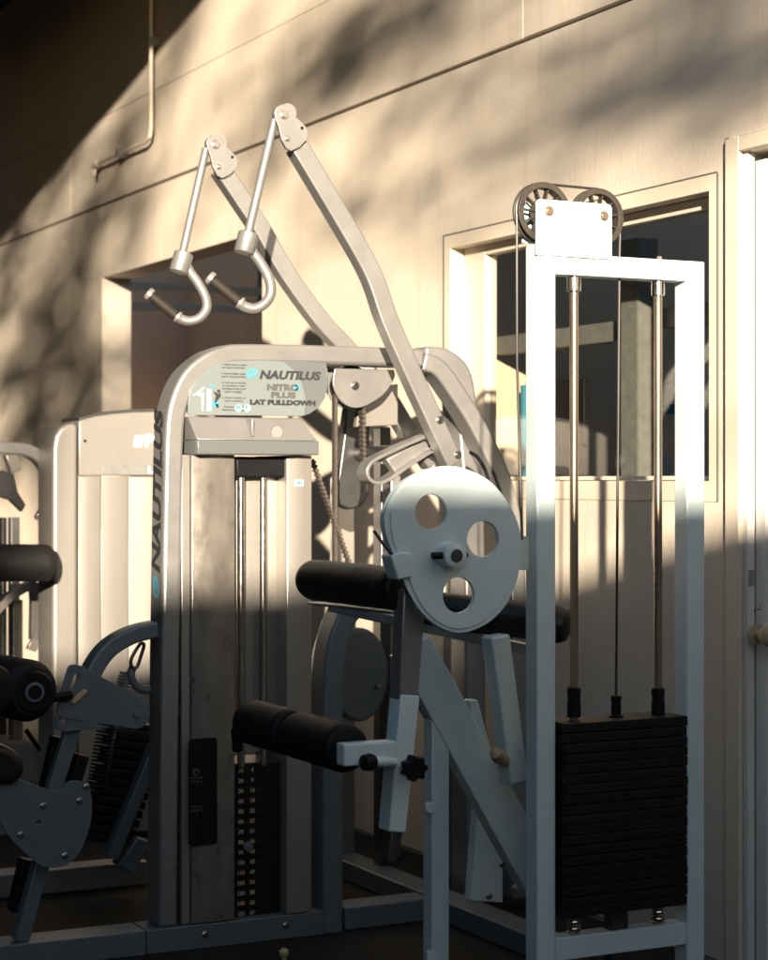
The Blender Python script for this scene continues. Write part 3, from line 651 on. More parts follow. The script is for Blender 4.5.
#PART2
# ================================================================== LAT PULLDOWN MACHINE
def lat_machine():
    Y = 4.50
    t = thing('lat_pulldown_machine', 'silver lat pulldown machine with two tall bent arms, printed placard and curved frame', 'gym machine', (at(240, 480, y=Y).x, Y, 0))
    def X(px, y=Y): return at(px, 480, y=y).x
    def Z(py, px=240, y=Y): return at(px, py, y=y).z
    FD = .092
    # main arch: left leg, bend, top beam, rear bend
    path = [(168.5, 938), (169.5, 800), (171, 650), (173.5, 500), (174.5, 450), (176.5, 418), (182, 396), (192, 377), (208, 363), (224, 356), (240, 353.5), (300, 354), (370, 356), (425, 358)]
    q = [at(a, b_, y=Y) for a, b_ in path]; q = [Vector((p.x, p.z, 0)) for p in q]; q[0].y = .0605
    head = q[:5]; arc = cr(q[4:12], 5)[1:]; q = head+arc+q[12:]
    mb = MB(); mb.band([(p.x, p.y) for p in q], .0475, Y, FD); fr = mb.build('arch_frame', SILVER, t, bevel=.009, seg=3)
    mb = MB(); mb.pband([(425.5, 358), (445, 360), (460, 372), (466, 395), (470, 440), (474, 500), (476, 640), (477, 900)], .062, Y+.10, .09, 5); mb.build('rear_arch', SILVER, t, bevel=.008, seg=3)
    mb = MB(); mb.pband([(424, 361), (440, 368), (458, 392), (480, 428), (505, 482), (516, 540), (520, 640), (520, 900)], .048, Y+.02, .075, 5); mb.build('rear_arch', SILVER, t, bevel=.007, seg=3)
    # lettering up the leg's outer side
    pa = at(158, 503, y=Y+FD*.52); xs = at(159.0, 505, y=Y).x
    def MS(p): return Matrix.Translation(p) @ Matrix(((0, 0, -1, 0), (0, 1, 0, 0), (1, 0, 0, 0), (0, 0, 0, 1)))
    k1, k2 = at(160, 566, y=Y+.04), at(160, 420, y=Y+.04)
    xf = q[2].x-.0475/2
    # plane of the leg's side at this height leans slightly; follow it
    lean = (q[4].x-q[2].x)/(q[4].y-q[2].y)
    zc = (k1.z+k2.z)/2; xm = q[2].x+(zc-q[2].y)*lean-.0475/2-.0012
    Msh = Matrix.Translation((xm, Y+FD*.5, zc)) @ Matrix(((lean, 0, -1, 0), (0, 1, 0, 0), (1, 0, 0, 0), (0, 0, 0, 1)))
    text('lettering', 'NAUTILUS', .080, Msh, INK, fr, shear=.25, bold=.0030, sx=1.06)
    sp = []
    zb = k1.z-.047; xb = q[2].x+(zb-q[2].y)*lean-.0475/2-.0012
    Mb = Matrix.Translation((xb, Y+FD*.5, zb)) @ Matrix(((lean, 0, -1, 0), (0, 1, 0, 0), (1, 0, 0, 0), (0, 0, 0, 1)))
    def swirl(M, s, par, m):
        mb = MB()
        for r0, a0, a1, w_ in ((1.0, 20, 300, .22), (.62, 200, 500, .20), (.28, 0, 330, .16)):
            n = 26; P = []
            for k in range(n+1):
                a = R(a0+(a1-a0)*k/n); ww = w_*math.sin(math.pi*min(1, max(.06, k/n)))**.6+.02
                P.append(((r0+ww/2)*math.cos(a)*1.25, (r0+ww/2)*math.sin(a)*.85, (r0-ww/2)*math.cos(a)*1.25, (r0-ww/2)*math.sin(a)*.85))
            for k in range(n):
                A, B = P[k], P[k+1]
                mb.quad(*[M @ Vector((u*s+v*s*.25, v*s, 0)) for u, v in ((A[0], A[1]), (B[0], B[1]), (B[2], B[3]), (A[2], A[3]))])
        return mb.build('emblem', m, par, smooth=False)
    swirl(Mb, .022, fr, INKB)
    # placard
    yp = Y-.006
    pl = [(188, 415), (188.5, 402), (191, 390), (197, 379), (206, 370), (218, 363.5), (232, 361), (260, 360.5), (326, 363), (327.5, 370), (327.5, 388), (325, 398), (319, 407), (310, 413.5), (303, 416), (260, 415.5)]
    def MP(yy): return MXZ(yy)
    po = plate('placard', pix(pl, yp), [], MP(yp), .006, PLAQUE, t, bevel=.001)
    yr = yp-.0007
    rg = [(284, 361.8), (326, 363.4), (327, 388), (324.5, 397.5), (318.5, 406.5), (309.5, 412.8), (304, 415), (306, 400), (302, 383), (295, 371)]
    plate('grey_field', pix(rg, yr), [], MP(yr), .0006, PANELG, po)
    def tx(body, px, py, h, wpx, m, shear=0, bold=0, par=po):
        c = at(px, py, y=yr-.0009); k = c.y/ray(px, py).y; size = h*k/F*1.38
        o = text('lettering', body, size, TXZ(c), m, par, shear=shear, bold=bold, sx=1.0)
        xsv = [v.co.x for v in o.data.vertices]; wd = max(xsv)-min(xsv); want = wpx*k/F/ (CA)
        mid = (max(xsv)+min(xsv))/2; s_ = want/wd
        for v in o.data.vertices: v.co.x = (v.co.x-mid)*s_+(c.x-OFF[par.name].x)
        return o
    tx('NAUTILUS', 290.5, 375.7, 8.2, 60, INK, .22, .0012)
    tx('NITRO', 283, 387.7, 6.0, 31, INKG, 0, .0011); tx('O', 297, 387.7, 6.0, 5.5, INKB, 0, .0012)
    tx('PLUS', 283.5, 395.3, 5.5, 24, INKG, 0, .0010)
    tx('LAT PULLDOWN', 283, 402.8, 4.6, 64, INK, 0, .0011)
    swirl(TXZ(at(252.5, 373.5, y=yr-.0012)), .0125, po, INKB)
    lines = ['1. Adjust seat so grips', 'are just overhead.', '', '2. Secure thighs under', 'pads. Grip handles.', '', '3. Pull down slowly', 'to shoulders while', 'exhaling. Keep your', 'back straight.', '', '4. Return slowly to', 'start position.', '', 'Muscles trained:', 'latissimus, biceps']
    for k, l in enumerate(lines):
        if l: tx(l, 234-(.4 if k % 2 else 0), 364.5+k*3.02, 1.9, min(24, 1.22*len(l)), INKG)
    # exerciser picture and small round marks
    def pp(pts, m, name): 
        mb = MB(); mb.pxz(pts, yr-.0012, .0005); return mb.build(name, m, po, smooth=False)
    pp([(207, 389), (211.5, 389.5), (211.5, 411), (207, 411)], INKW, 'pictogram'); pp([(198, 394), (203, 392), (203.6, 394), (203.2, 411), (202, 411), (201.6, 396), (198, 396)], INKW, 'pictogram')
    pp([(193, 395), (204, 387), (204.6, 388.2), (193.6, 396.4)], INKW, 'pictogram')
    pp([(213, 391), (219, 394), (220, 391), (221, 396), (217, 401), (219, 407), (217, 408), (214.5, 402), (216, 396)], INK, 'pictogram')
    pp([(213, 402), (219, 402), (218, 406), (212, 406)], INKB, 'pictogram'); pp([(211, 383.5), (213.5, 386.5), (212.5, 388), (210, 385)], INKB, 'pictogram')
    mb = MB(); c = pcirc(218.5, 391, 1.7, yr, 12); mb.xz([(a, b_) for a, b_ in c], yr-.0014, yr-.0008); mb.build('pictogram', INK, po, smooth=False)
    for cx, tt in ((238.5, 'M'), (247, 'R')):
        mb = MB(); mb.xz(pcirc(cx, 408, 3.6, yr, 20), yr-.0008, yr-.0004); mb.build('round_mark', INKW, po, smooth=False)
        tx(tt, cx, 407.5, 4, 4.5, INKB, 0, .0008)
    # tray under the placard
    x0, x1 = X(187), X(310); zt_, zm, zb_ = Z(417.5), Z(440, y=Y-.05), Z(454.5, y=Y-.05)
    xt0, xt1 = X(188), X(300)
    mb = MB(); yt = Y-.05
    A = mb.ring([(xt0, Y-.002, zt_), (xt1, Y-.002, zt_), (xt1, Y+.06, zt_), (xt0, Y+.06, zt_)])
    B = mb.ring([(x0+.01, yt+.006, zm), (x1, yt+.006, zm), (x1, Y+.06, zm), (x0+.01, Y+.06, zm)])
    mb.bridge(A, B); mb.face(A[::-1]); mb.face(B); mb.build('tray', SILVER, t, bevel=.002)
    mb = MB(); mb.box(x0+.008, x1+.002, yt, Y+.06, zb_, zm-.0006); mb.build('tray_lip', PANELG, t, bevel=.003)
    mb = MB(); p = at(276, 432, y=yt+.02)
    mb.lathe((p.x, yt+.012, p.z), (p.x+.002, yt+.03, p.z), [(0, .015), (.3, .015), (1, .014)]); mb.build('cup_rim', SILVER, t, bevel=.001)
    p = at(251, 426, y=yt+.01); mb = MB(); mb.box(p.x, p.x+.006, Y-.045, Y-.006, p.z-.025, p.z+.018); mb.build('tray_rib', SILVER, t, bevel=.001)
    # shrouds: thin bevel strip, smudged panel, right column
    zB = .062
    mb = MB(); mb.box(X(182.5), X(191), Y+.006, Y+.02, zB, zb_-.001); mb.build('edge_strip', SHEET, t, bevel=.002)
    def column(name, m, pa, pb, y0, y1, crown, z1):
        xa, xb = X(pa, y0), X(pb, y0); n = 10; pts = []
        for k in range(n+1):
            u = k/n; pts.append(Vector((xa+(xb-xa)*u, y0-crown*math.sin(math.pi*u), zB)))
        pts += [Vector((xb, y1, zB)), Vector((xa, y1, zB))]
        mb = MB(); mb.prism(pts, (0, 0, z1-zB)); return mb.build(name, m, t, bevel=.003)
    column('left_shroud', SHROUD, 191.5, 235, Y, Y+.20, .006, zb_-.001)
    column('right_shroud', SHEET, 286.5, 312, Y-.004, Y+.20, .004, zb_-.001)
    mb = MB(); mb.box(X(236.5, Y+.006), X(285, Y+.006), Y+.006, Y+.05, Z(477), zb_-.0045); mb.build('head_cap', BLACK, t, bevel=.004)
    # rear bright panel, curved
    yb = Y+.066; xa, xb = X(234, yb), X(287, yb); n = 12; pts = []
    for k in range(n+1):
        u = k/n; pts.append(Vector((xa+(xb-xa)*u, yb-.012*math.sin(math.pi*u)**.7, Z(752, 250, yb))))
    pts += [Vector((xb, yb+.02, Z(752, 250, yb))), Vector((xa, yb+.02, Z(752, 250, yb)))]
    mb = MB(); mb.prism(pts, (0, 0, zb_-.006-Z(752, 250, yb))); mb.build('back_panel', SHEET, t)
    for px in (241, 263):
        x = X(px, Y+.028); mb = MB(); mb.cyl((x, Y+.028, Z(766, 250, Y+.03)), (x, Y+.028, zb_-.004), .0100, 20); mb.build('guide_rod', CHROME, t)
    mb = MB(); p = at(299, 483, y=Y-.0095); mb.box(p.x-.011, p.x+.011, Y-.0102, Y-.0082, p.z-.008, p.z+.008); st = mb.build('sticker', INKW, t)
    mb = MB(); mb.xz(circle(p.x, p.z, .0075, 18, .0035), Y-.0108, Y-.0103); mb.build('sticker_mark', INKB, st)
    # black instruction label
    xa, xb = X(187.5), X(216); za, zc_ = Z(845, 200), Z(738, 200); r = .006
    mb = MB(); mb.xz([(xa+r, za), (xb-r, za), (xb, za+r), (xb, zc_-r), (xb-r, zc_), (xa+r, zc_), (xa, zc_-r), (xa, za+r)], Y-.0095, Y-.0045); lb_ = mb.build('instruction_label', BLACK, t, bevel=.001)
    for py in (772,):
        c = pcirc(196, py, 3.8, Y-.0095, 20); c2_ = pcirc(196.4, py+.5, 1.9, Y-.0095, 20)
        plate('label_icon', c, [c2_], MXZ(Y-.0100), .0006, INKG, lb_)
    for py in (779, 808):
        for k in range(4):
            c = at(190.5+k*3.2, py, y=Y-.0104)
            for dz, hh in ((0, .006), (-.009, .005)):
                mb = MB(); mb.box(c.x, c.x+.005, Y-.0106, Y-.0098, c.z+dz, c.z+dz+hh*(1 if k % 2 else .8)); mb.build('label_print', INKG, lb_)
        c = at(197, py+4, y=Y-.0104); mb = MB(); mb.box(c.x, c.x+.0012, Y-.0106, Y-.0098, c.z-.014, c.z+.012); mb.build('label_print', INKG, lb_)
    # weight stack
    ys0 = Y+.03; sa, sb = X(231, ys0), X(280, ys0); ztop = Z(765, 250, ys0); z0 = Z(918, 250, ys0); n = 15; hg = (ztop-z0)/n
    mb = MB(); mb.box(sa, sb, ys0, ys0+.13, -hg+.0014, 0); bmesh.ops.recalc_face_normals(mb.bm, faces=mb.bm.faces)
    me = bpy.data.meshes.new('weight_plate'); mb.bm.to_mesh(me); me.transform(Matrix.Translation(-OFF[t.name])); me.materials.append(IRON)
    tm = None
    for k in range(n):
        zz = ztop-hg*k
        o = bpy.data.objects.new('weight_plate', me); COL.objects.link(o); o.parent = t; o.location = (0, random.uniform(-.0006, .0006), zz); OFF[o.name] = OFF[t.name]+Vector(o.location)
        for px, body in ((240.5, str(10*(k+1))), (252, str(int(4.5*(k+1))))):
            c = Vector((X(px, ys0), ys0-.0022, zz-hg*.5))
            text('weight_number', body, .0135, TXZ(c), INKO, o, bold=.0006)
    mb = MB(); mb.box(sa, sb, ys0-.0015, ys0+.13, ztop+.001, ztop+.006); mb.build('top_plate', DARKSTEEL, t, bevel=.001)
    c = at(249, 847, y=ys0-.03)
    mb = MB(); mb.lathe((c.x, ys0-.032, c.z), (c.x, ys0, c.z), [(0, .006), (.05, .0115), (.3, .0125), (.5, .009), (.6, .005), (1, .005)], 20); pn = mb.build('selector_pin', SLATE, t)
    # foot box and base tubes
    yb0 = Y-.006
    mb = MB(); mb.box(X(146), X(328), yb0, yb0+.10, .0008, .0600); mb.build('base_rail', SLATE, t, bevel=.002)
    xr = X(333)
    for px, yy in ((205, Y+.015), (286, Y+.015)):
        bolt((X(px, yb0), yb0, .035), .007, t, CHROME)
    # front right leg: curved tube
    mb = MB(); mb.pband([(333.5, 935), (333.5, 800), (334, 700), (337, 655), (345, 625), (358, 602), (378, 585)], .056, Y-.012, .085, 5); mb.build('seat_post', SLATE, t, bevel=.008, seg=3)
    mb = MB(); mb.pband([(326, 900), (326, 800), (327, 700), (331, 655), (342, 628), (362, 604)], .05, Y+.45, .075, 5); mb.build('seat_post', SLATE, t, bevel=.008, seg=3)
    mb = MB(); mb.box(X(346), X(432), Y+.005, Y+.09, .001, .062); mb.build('base_rail', SLATE, t, bevel=.005)
    a_, b2 = at(368, 871, y=5.35), at(523, 926, y=4.30); 
    x_ = at(440, 900, y=Y+.05).x
    mb = MB(); mb.box(at(436, 897, z=.06).x, at(436, 897, z=.06).x+.085, 4.03, 5.5, .0008, .058); mb.build('base_rail', SLATE, t, bevel=.005)
    # round cam guard behind
    yg = Y+.35
    c = at(360, 675, y=yg); k = yg/ray(360, 675).y
    el = circle(c.x, c.z, 32*k/F, 40, 47*k/F)
    mb = MB(); mb.xz(el, yg, yg+.03); g = mb.build('cam_guard', SLATE, t, bevel=.004)
    mb = MB(); mb.xz(circle(c.x, c.z, 29*k/F, 40, 44*k/F), yg-.004, yg-.001); mb.build('guard_face', SLATE, g, bevel=.001)
    mb = MB(); mb.cyl((c.x+.05, yg-.02, c.z-.03), (c.x+.05, yg-.004, c.z-.03), .008, 12); mb.build('guard_bolt', CHROME, g)
    # dark post, plus pale strips added to stand for lit wall in the gaps
    for pa, pb, yy, m, zz in ((452, 472, 4.72, SLATE, .80), (474, 484, 4.80, SHEET, .83), (444, 450.5, 4.9, SHEET, .86)):
        mb = MB(); mb.box(X(pa, yy), X(pb, yy), yy, yy+.05, 0.06, zz); mb.build('rear_post_and_lit_strip', m, t, bevel=.003)
    # top pulley plate (half disc) with belts
    yq = Y+.045
    pts = [(333, 368.5), (392, 370), (393, 376), (389, 385), (381, 395), (371, 402), (359, 407.5), (348, 407), (339, 401), (333, 391), (331, 381)]
    qq = [at(a, b_, y=yq) for a, b_ in pts]; pv = [Vector((p.x, p.z, 0)) for p in qq]
    flat = pv[:2]; rnd = cr(pv[1:]+[pv[0]], 5)
    mb = MB(); mb.xz([(p.x, p.y) for p in [pv[0]]+rnd[:-1]], yq-.012, yq-.004); hp = mb.build('pulley_cover', SILVER, t, bevel=.0015)
    mb = MB(); mb.xz([(p.x, p.y) for p in [pv[0]]+rnd[:-1]], yq+.036, yq+.042); mb.build('pulley_cover', SILVER, t, bevel=.0015)
    c = at(353, 386, y=yq)
    bolt((c.x, yq-.0125, c.z), .009, t, CHROME)
    mb = MB(); mb.cyl((c.x, yq-.002, c.z), (c.x, yq+.034, c.z), .052, 36); mb.build('belt_pulley', BLACK, t, bevel=.002)
    x = X(334.5, yq+.016); mb = MB(); mb.box(x-.0045, x+.0045, yq+.006, yq+.022, Z(590, y=yq), Z(392, y=yq)); mb.build('belt', BELT, t)
    def toothed(p0, p1, w_, m, name='toothed_belt'):
        p0, p1 = Vector(p0), Vector(p1); mb = MB(); mb.bar(p0, p1, .004, w_, (0, 1, 0)); L_ = (p1-p0).length; d = (p1-p0)/L_
        o = mb.build(name, m, t); sd_ = d.cross(Vector((0, 1, 0))).normalized()
        mb = MB(); n = int(L_/.012)
        for k in range(n):
            c = p0+d*(k+.5)*.012; mb.bar(c-sd_*.0055, c+sd_*.0055, .005, w_*.95, (0, 1, 0))
        s = mb.build('belt_teeth', m, o); s['kind'] = 'stuff'
    toothed(at(362, 405, y=yq+.015), at(363, 478, y=yq+.015), .024, BELT)
    toothed(at(312, 460, y=Y+.12), at(350, 566, y=Y+.02), .02, BELT)
    # U-bent strap bracket under the arms
    ub = [(428, 436), (404, 446), (379, 458), (371, 464), (368, 472), (371, 480), (380, 483), (392, 478), (412, 464), (436, 449)]
    mb = MB(); mb.pband(ub, .009, 4.40, .055, 4); mb.build('u_bracket', SILVER, t, bevel=.0015)
    mb = MB(); mb.pxz([(386, 459), (422, 440), (433, 444), (431, 452), (396, 474)], 4.425, .03); mb.build('bracket_block', SILVER, t, bevel=.004)
    mb = MB(); mb.pxz([(362, 388), (398, 384), (398, 425), (356, 427)], 4.62, .02); mb.build('rear_plate', SHEET, t, bevel=.002)
    mb = MB(); mb.pxz([(414, 446), (432, 430), (444, 452), (430, 470)], 4.43, .05); mb.build('arm_hub', SILVER, t, bevel=.005)
    c = at(447, 452, y=4.36)
    mb = MB(); mb.cyl((c.x, 4.39, c.z), (c.x, 4.95, c.z), .022, 24); mb.build('pivot_shaft', DARKSTEEL, t)
    # dark round-bottomed slab and rear uprights
    yy = 4.86
    sl_ = [(349, 398), (371, 398), (369, 496), (362, 506), (350, 510), (340, 505), (336, 492)]
    mb = MB(); mb.pxz(sl_, yy, .04); mb.build('rear_slab', DARKSTEEL, t, bevel=.006)
    for pa, pb, y_, m, zz in ((337, 355, 5.20, SHEET, 1.16), (381, 391, 4.95, DARKSTEEL, 1.30), (391, 401, 5.30, SILVER, 1.25)):
        mb = MB(); mb.box(X(pa, y_), X(pb, y_), y_, y_+.05, 0.0, zz); mb.build('rear_post_and_lit_strip', m, t, bevel=.004)
    # ---- arms
    def arm(path, y0, wpx):
        q = [at(a, b_, y=y0) for a, b_ in path]; k = y0/ray(path[0][0], path[0][1]).y
        mb = MB(); P = cr([Vector((p.x, p.z, 0)) for p in q], 4)
        mb.band([(p.x, p.y) for p in P], .0475, y0, .045)
        return mb.build('press_arm', SILVER, t, bevel=.004, seg=3)
    Yf, Yb = 4.34, 4.80
    af = arm([(300, 145), (331, 197), (362, 250), (377, 280), (390, 318), (406, 355), (432, 412), (456, 464)], Yf, 24)
    for px, py in ((440, 420), (458, 455)): bolt(at(px, py, y=Yf), .0085, af, CHROME)
    ab = arm([(223, 168), (243, 198), (264, 230), (288, 272), (322, 319), (347, 346), (370, 372), (389, 396), (412, 434)], Yb, 22)
    def head(dx, dy, sc, y0, par, hk, ends, hooks, grip):
        def tp(pts): return [(284+dx+(a-284)*sc, 113+dy+(b_-113)*sc) for a, b_ in pts]
        pts = tp([(274.5, 112), (276, 107.5), (280, 104.5), (284.5, 104), (289, 106.5), (292.5, 111), (296, 117), (301, 121), (306.5, 127), (308.5, 133), (307.5, 139), (300, 147), (291.5, 151), (286, 148), (281.5, 139), (278.5, 126), (275.5, 119)])
        holes = []; hp_ = at(*tp([(302, 128)])[0], y=y0-.0122); mb = MB(); mb.cyl(hp_, hp_+Vector((0, -.0006, 0)), .004, 14); mb.build('hole_disc', BLACK, par)  # black disc stands in for the dark of a hole
        plate('head_plate', pix(pts, y0-.012), holes, MXZ(y0-.012), .006, SILVER, par, bevel=.0015)
        plate('head_plate', pix([(a-.6, b_+.6) for a, b_ in pts], y0+.052), [], MXZ(y0+.052), .006, SILVER, par, bevel=.0015)
        for a, b_, r in ((284.2, 114.5, .0095), (287.3, 138.5, .0055)):
            p = at(*tp([(a, b_)])[0], y=y0-.012); bolt((p.x, y0-.0125, p.z), r, par, CHROME)
        p = at(*tp([(284, 114)])[0], y=y0+.02)
        mb = MB(); mb.cyl((p.x, y0-.005, p.z), (p.x, y0+.045, p.z), .022, 24); mb.build('swivel', SILVER, par)
    head(0, 0, 1, Yf, af, None, None, None, None)
    head(-68.5, 30, .93, Yb, ab, None, None, None, None)
    def handle(par, y0, rod, sock, hook, grip, lab):
        q0, q1 = at(*rod[0], y=y0+.02), at(*rod[1], y=y0+.02)
        mb = MB(); mb.cyl(q0, q1, .0105, 18); ho = mb.build('handle', SILVER, par)
        s0, s1 = at(*sock[0], y=y0+.02), at(*sock[1], y=y0+.02)
        mb = MB(); mb.lathe(s0, s1, [(0, .023), (.04, .0255), (.93, .0255), (1, .0235)], 28); mb.build('socket', SILVER, par)
        H_ = [at(a, b_, y=y0+.02+dy) for a, b_, dy in hook]
        mb = MB(); mb.tube(cr(H_, 6), .0125, 16); mb.build('hook', SILVER, par)
        g0, g1 = at(*grip[0][:2], y=y0+.02+grip[0][2]), at(*grip[1][:2], y=y0+.02+grip[1][2])
        d = (g1-g0)
        mb = MB(); mb.cyl(g0+d*.06, g0+d*.90, .0135, 20); mb.build('grip', GRIP, par)
        mb = MB(); mb.lathe(g0-d*.02, g0+d*.06, [(0, .012), (.1, .0155), (.9, .0155), (1, .013)], 20); mb.build('grip_collar', SHEET, par)
        mb = MB(); mb.lathe(g0+d*.90, g1+d*.04, [(0, .014), (.1, .017), (.7, .0175), (.97, .0155), (1, .009)], 20); mb.build('grip_cap', SHEET, par)
    handle(af, Yf, ((274.5, 120), (247.5, 236)), ((249, 233), (244, 253)),
           [(249, 238, 0), (252.5, 251, 0), (262, 265, -.005), (269.5, 280, -.01), (270.5, 294, -.01), (264, 304, -.01), (254, 308.5, -.005), (244, 306, 0), (240, 302.5, 0)],
           ((241, 303.5, 0), (209.5, 277.5, .03)), '')
    handle(ab, Yb, ((206, 149), (182.5, 254)), ((184, 253), (178.5, 272)),
           [(183, 257, 0), (189, 270, 0), (198, 283, -.005), (205, 296, -.01), (206.5, 308, -.01), (200, 317.5, -.01), (190, 321, -.005), (181, 319, 0), (177, 316.5, 0)],
           ((178.5, 317.5, 0), (148.5, 293.5, .03)), '')
    # dark hose looping behind the cam
    mb = MB(); mb.tube(cr([at(470, 452, y=4.42), at(478, 458, y=4.42), at(486, 472, y=4.42), at(489, 488, y=4.42), at(486, 500, y=4.42)], 5), .005, 8); mb.build('hose', BLACK, t)
lat_machine()

# ================================================================== PALE TOWER BEHIND, LEFT
def tower():
    Y = 6.0
    t = thing('cable_tower', 'pale tower cabinet with a domed top and rounded bright left edge, behind the lat pulldown', 'gym machine', (at(110, 480, y=Y).x, Y, 0))
    def X(px, y=Y): return at(px, 480, y=y).x
    def Z(py, px=110, y=Y): return at(px, py, y=y).z
    pts = [(53, 1000), (53, 448), (55, 436), (60, 428), (67, 424), (73, 423), (77.5, 425), (77.5, 1000)]
    P = [at(a, min(b_, 800), y=Y-.02) for a, b_ in pts]
    for p, (a, b_) in zip(P, pts):
        if b_ > 900: p.z = 0.02
    mb = MB(); mb.prism(P, (0, .17, 0)); mb.build('side_post', SHEET, t, bevel=.012, seg=4)
    top = [(79, 421), (95, 416.5), (112, 414), (130, 412.5), (150, 412), (185, 412), (215, 416)]
    P = [at(a, b_, y=Y) for a, b_ in top]; zs = Z(475.5)
    P = [Vector((P[0].x, Y, zs))]+P+[Vector((P[-1].x, Y, zs))]
    mb = MB(); mb.prism(P, (0, .20, 0)); hp = mb.build('head_panel', SHEET, t, bevel=.003)
    P2 = [at(a, b_-3.2, y=Y+.01) for a, b_ in top]; n = len(P2)
    mb = MB(); mb.prism([Vector((p.x, Y+.004, p.z)) for p in P2]+[Vector((p.x, Y+.004, p.z-.012)) for p in P2[::-1]], (0, .19, 0)); mb.build('top_trim', DARKSTEEL, t, bevel=.001)
    for pa, pb in ((78.5, 100.5), (101.3, 128), (128.7, 215)):
        mb = MB(); x0, x1 = X(pa), X(pb); nn = 8; cz = .02 if pa > 120 else .004
        pp_ = [Vector((x0+(x1-x0)*k/nn, Y+.001-cz*math.sin(math.pi*k/nn), .02)) for k in range(nn+1)]+[Vector((x1, Y+.19, .02)), Vector((x0, Y+.19, .02))]
        mb.prism(pp_, (0, 0, zs-.024)); mb.build('front_panel', SHEET, t, bevel=.001)
    c = at(85, 441, y=Y-.0005); mb = MB(); mb.cyl((c.x, Y-.002, c.z), (c.x, Y+.0005, c.z), .005, 14); mb.build('hole_disc', BLACK, t)  # small black disc drawn as a dark hole
    for k in range(3):
        a = 133.5+k*3.2; mb = MB(); mb.pxz([(a, 447), (a+1.8, 435.5), (a+3.7, 435.5), (a+1.9, 447)], Y-.0016, .001); mb.build('logo_stripe', INKW, hp, smooth=False)
    c = at(148.6, 441.2, y=Y-.0016); text('lettering', 'P', .052, TXZ(c), INKW, hp, shear=.12, bold=.003)
    p0 = [(102, 474.5), (104, 467), (110, 464.5), (165, 464.5), (165, 474.5)]
    mb = MB(); mb.pxz(p0, Y-.0015, .001); mb.build('lower_badge', GALV, hp, smooth=False)
    c = at(150, 470, y=Y-.0022); text('lettering', 'L', .026, TXZ(c), INKW, hp, bold=.002)
tower()

# ================================================================== MACHINE AT THE FAR LEFT (arch and roller)
def far_machine():
    Y = 6.6
    t = thing('row_machine', 'silver arched machine with a fat black roller at the left edge, behind', 'gym machine', (at(20, 480, y=Y).x, Y, 0))
    def X(px, y=Y): return at(px, 480, y=y).x
    mb = MB(); mb.pband([(-60, 448), (-20, 447.5), (10, 448), (30, 451), (44, 461), (53, 480), (56, 520), (57, 700), (57, 830)], .042, Y, .07, 5); mb.build('arch_frame', SILVER, t, bevel=.006)
    mb = MB(); mb.pxz([(6, 455), (17, 455), (22, 469), (12, 473)], Y-.03, .05); mb.build('bracket', SHEET, t, bevel=.003)
    mb = MB(); mb.pxz([(2, 470), (14, 474), (18, 492), (26, 505), (22, 512), (10, 500), (0, 497), (-8, 480)], Y-.01, .03); mb.build('linkage', DARKSTEEL, t, bevel=.003)
    mb = MB(); mb.pxz([(43, 490), (60, 480), (60, 545), (50, 545)], Y+.1, .05); mb.build('bracket', SHEET, t, bevel=.003)
    mb = MB(); mb.pxz([(36, 517), (41, 508), (44, 520), (38, 520)], Y+.06, .03); mb.build('stop', SHEET, t, bevel=.002)
    for pa, pb, m in ((15, 24, SILVER), (6, 11, DARKSTEEL), (-6, 2, SILVER)):
        mb = MB(); mb.box(X(pa), X(pb), Y+.05, Y+.09, 0, 1.02); mb.build('post', m, t, bevel=.003)
    q0, q1 = at(-40, 563, y=5.9), at(51, 563, y=5.9)
    roller_pad(t, q0, q1, .058, 'roller_pad', FOAM)
    mb = MB(); mb.pband([(-10, 620), (2, 606), (14, 595), (28, 587), (36, 590), (36, 640)], .03, 6.3, .04, 4); mb.build('curved_bar', SHEET, t, bevel=.003)
    mb = MB(); mb.box(X(13, 6.35), X(23, 6.35), 6.35, 6.39, 0, at(18, 600, y=6.35).z); mb.build('post', SHEET, t, bevel=.003)
    mb = MB(); mb.pxz([(27, 649), (33, 638), (42, 641), (44, 650), (38, 648), (36, 652)], 6.2, .02); mb.build('bright_clip', SHEET, t, bevel=.002)
    mb = MB(); mb.pxz([(-40, 655), (-10, 656), (28, 660), (46, 668), (50, 680), (40, 700), (-40, 700)], 6.1, .12); mb.build('seat_pad', VINYL, t, bevel=.02, seg=4)
    mb = MB(); mb.pxz([(-40, 740), (30, 742), (70, 760), (72, 784), (-40, 786)], 6.3, .2); mb.build('step', CONC, t, bevel=.01)
    mb = MB(); mb.box(X(-60), X(62), 6.2, 6.26, 0.001, .06); mb.build('base_rail', SILVER, t, bevel=.004)
far_machine()

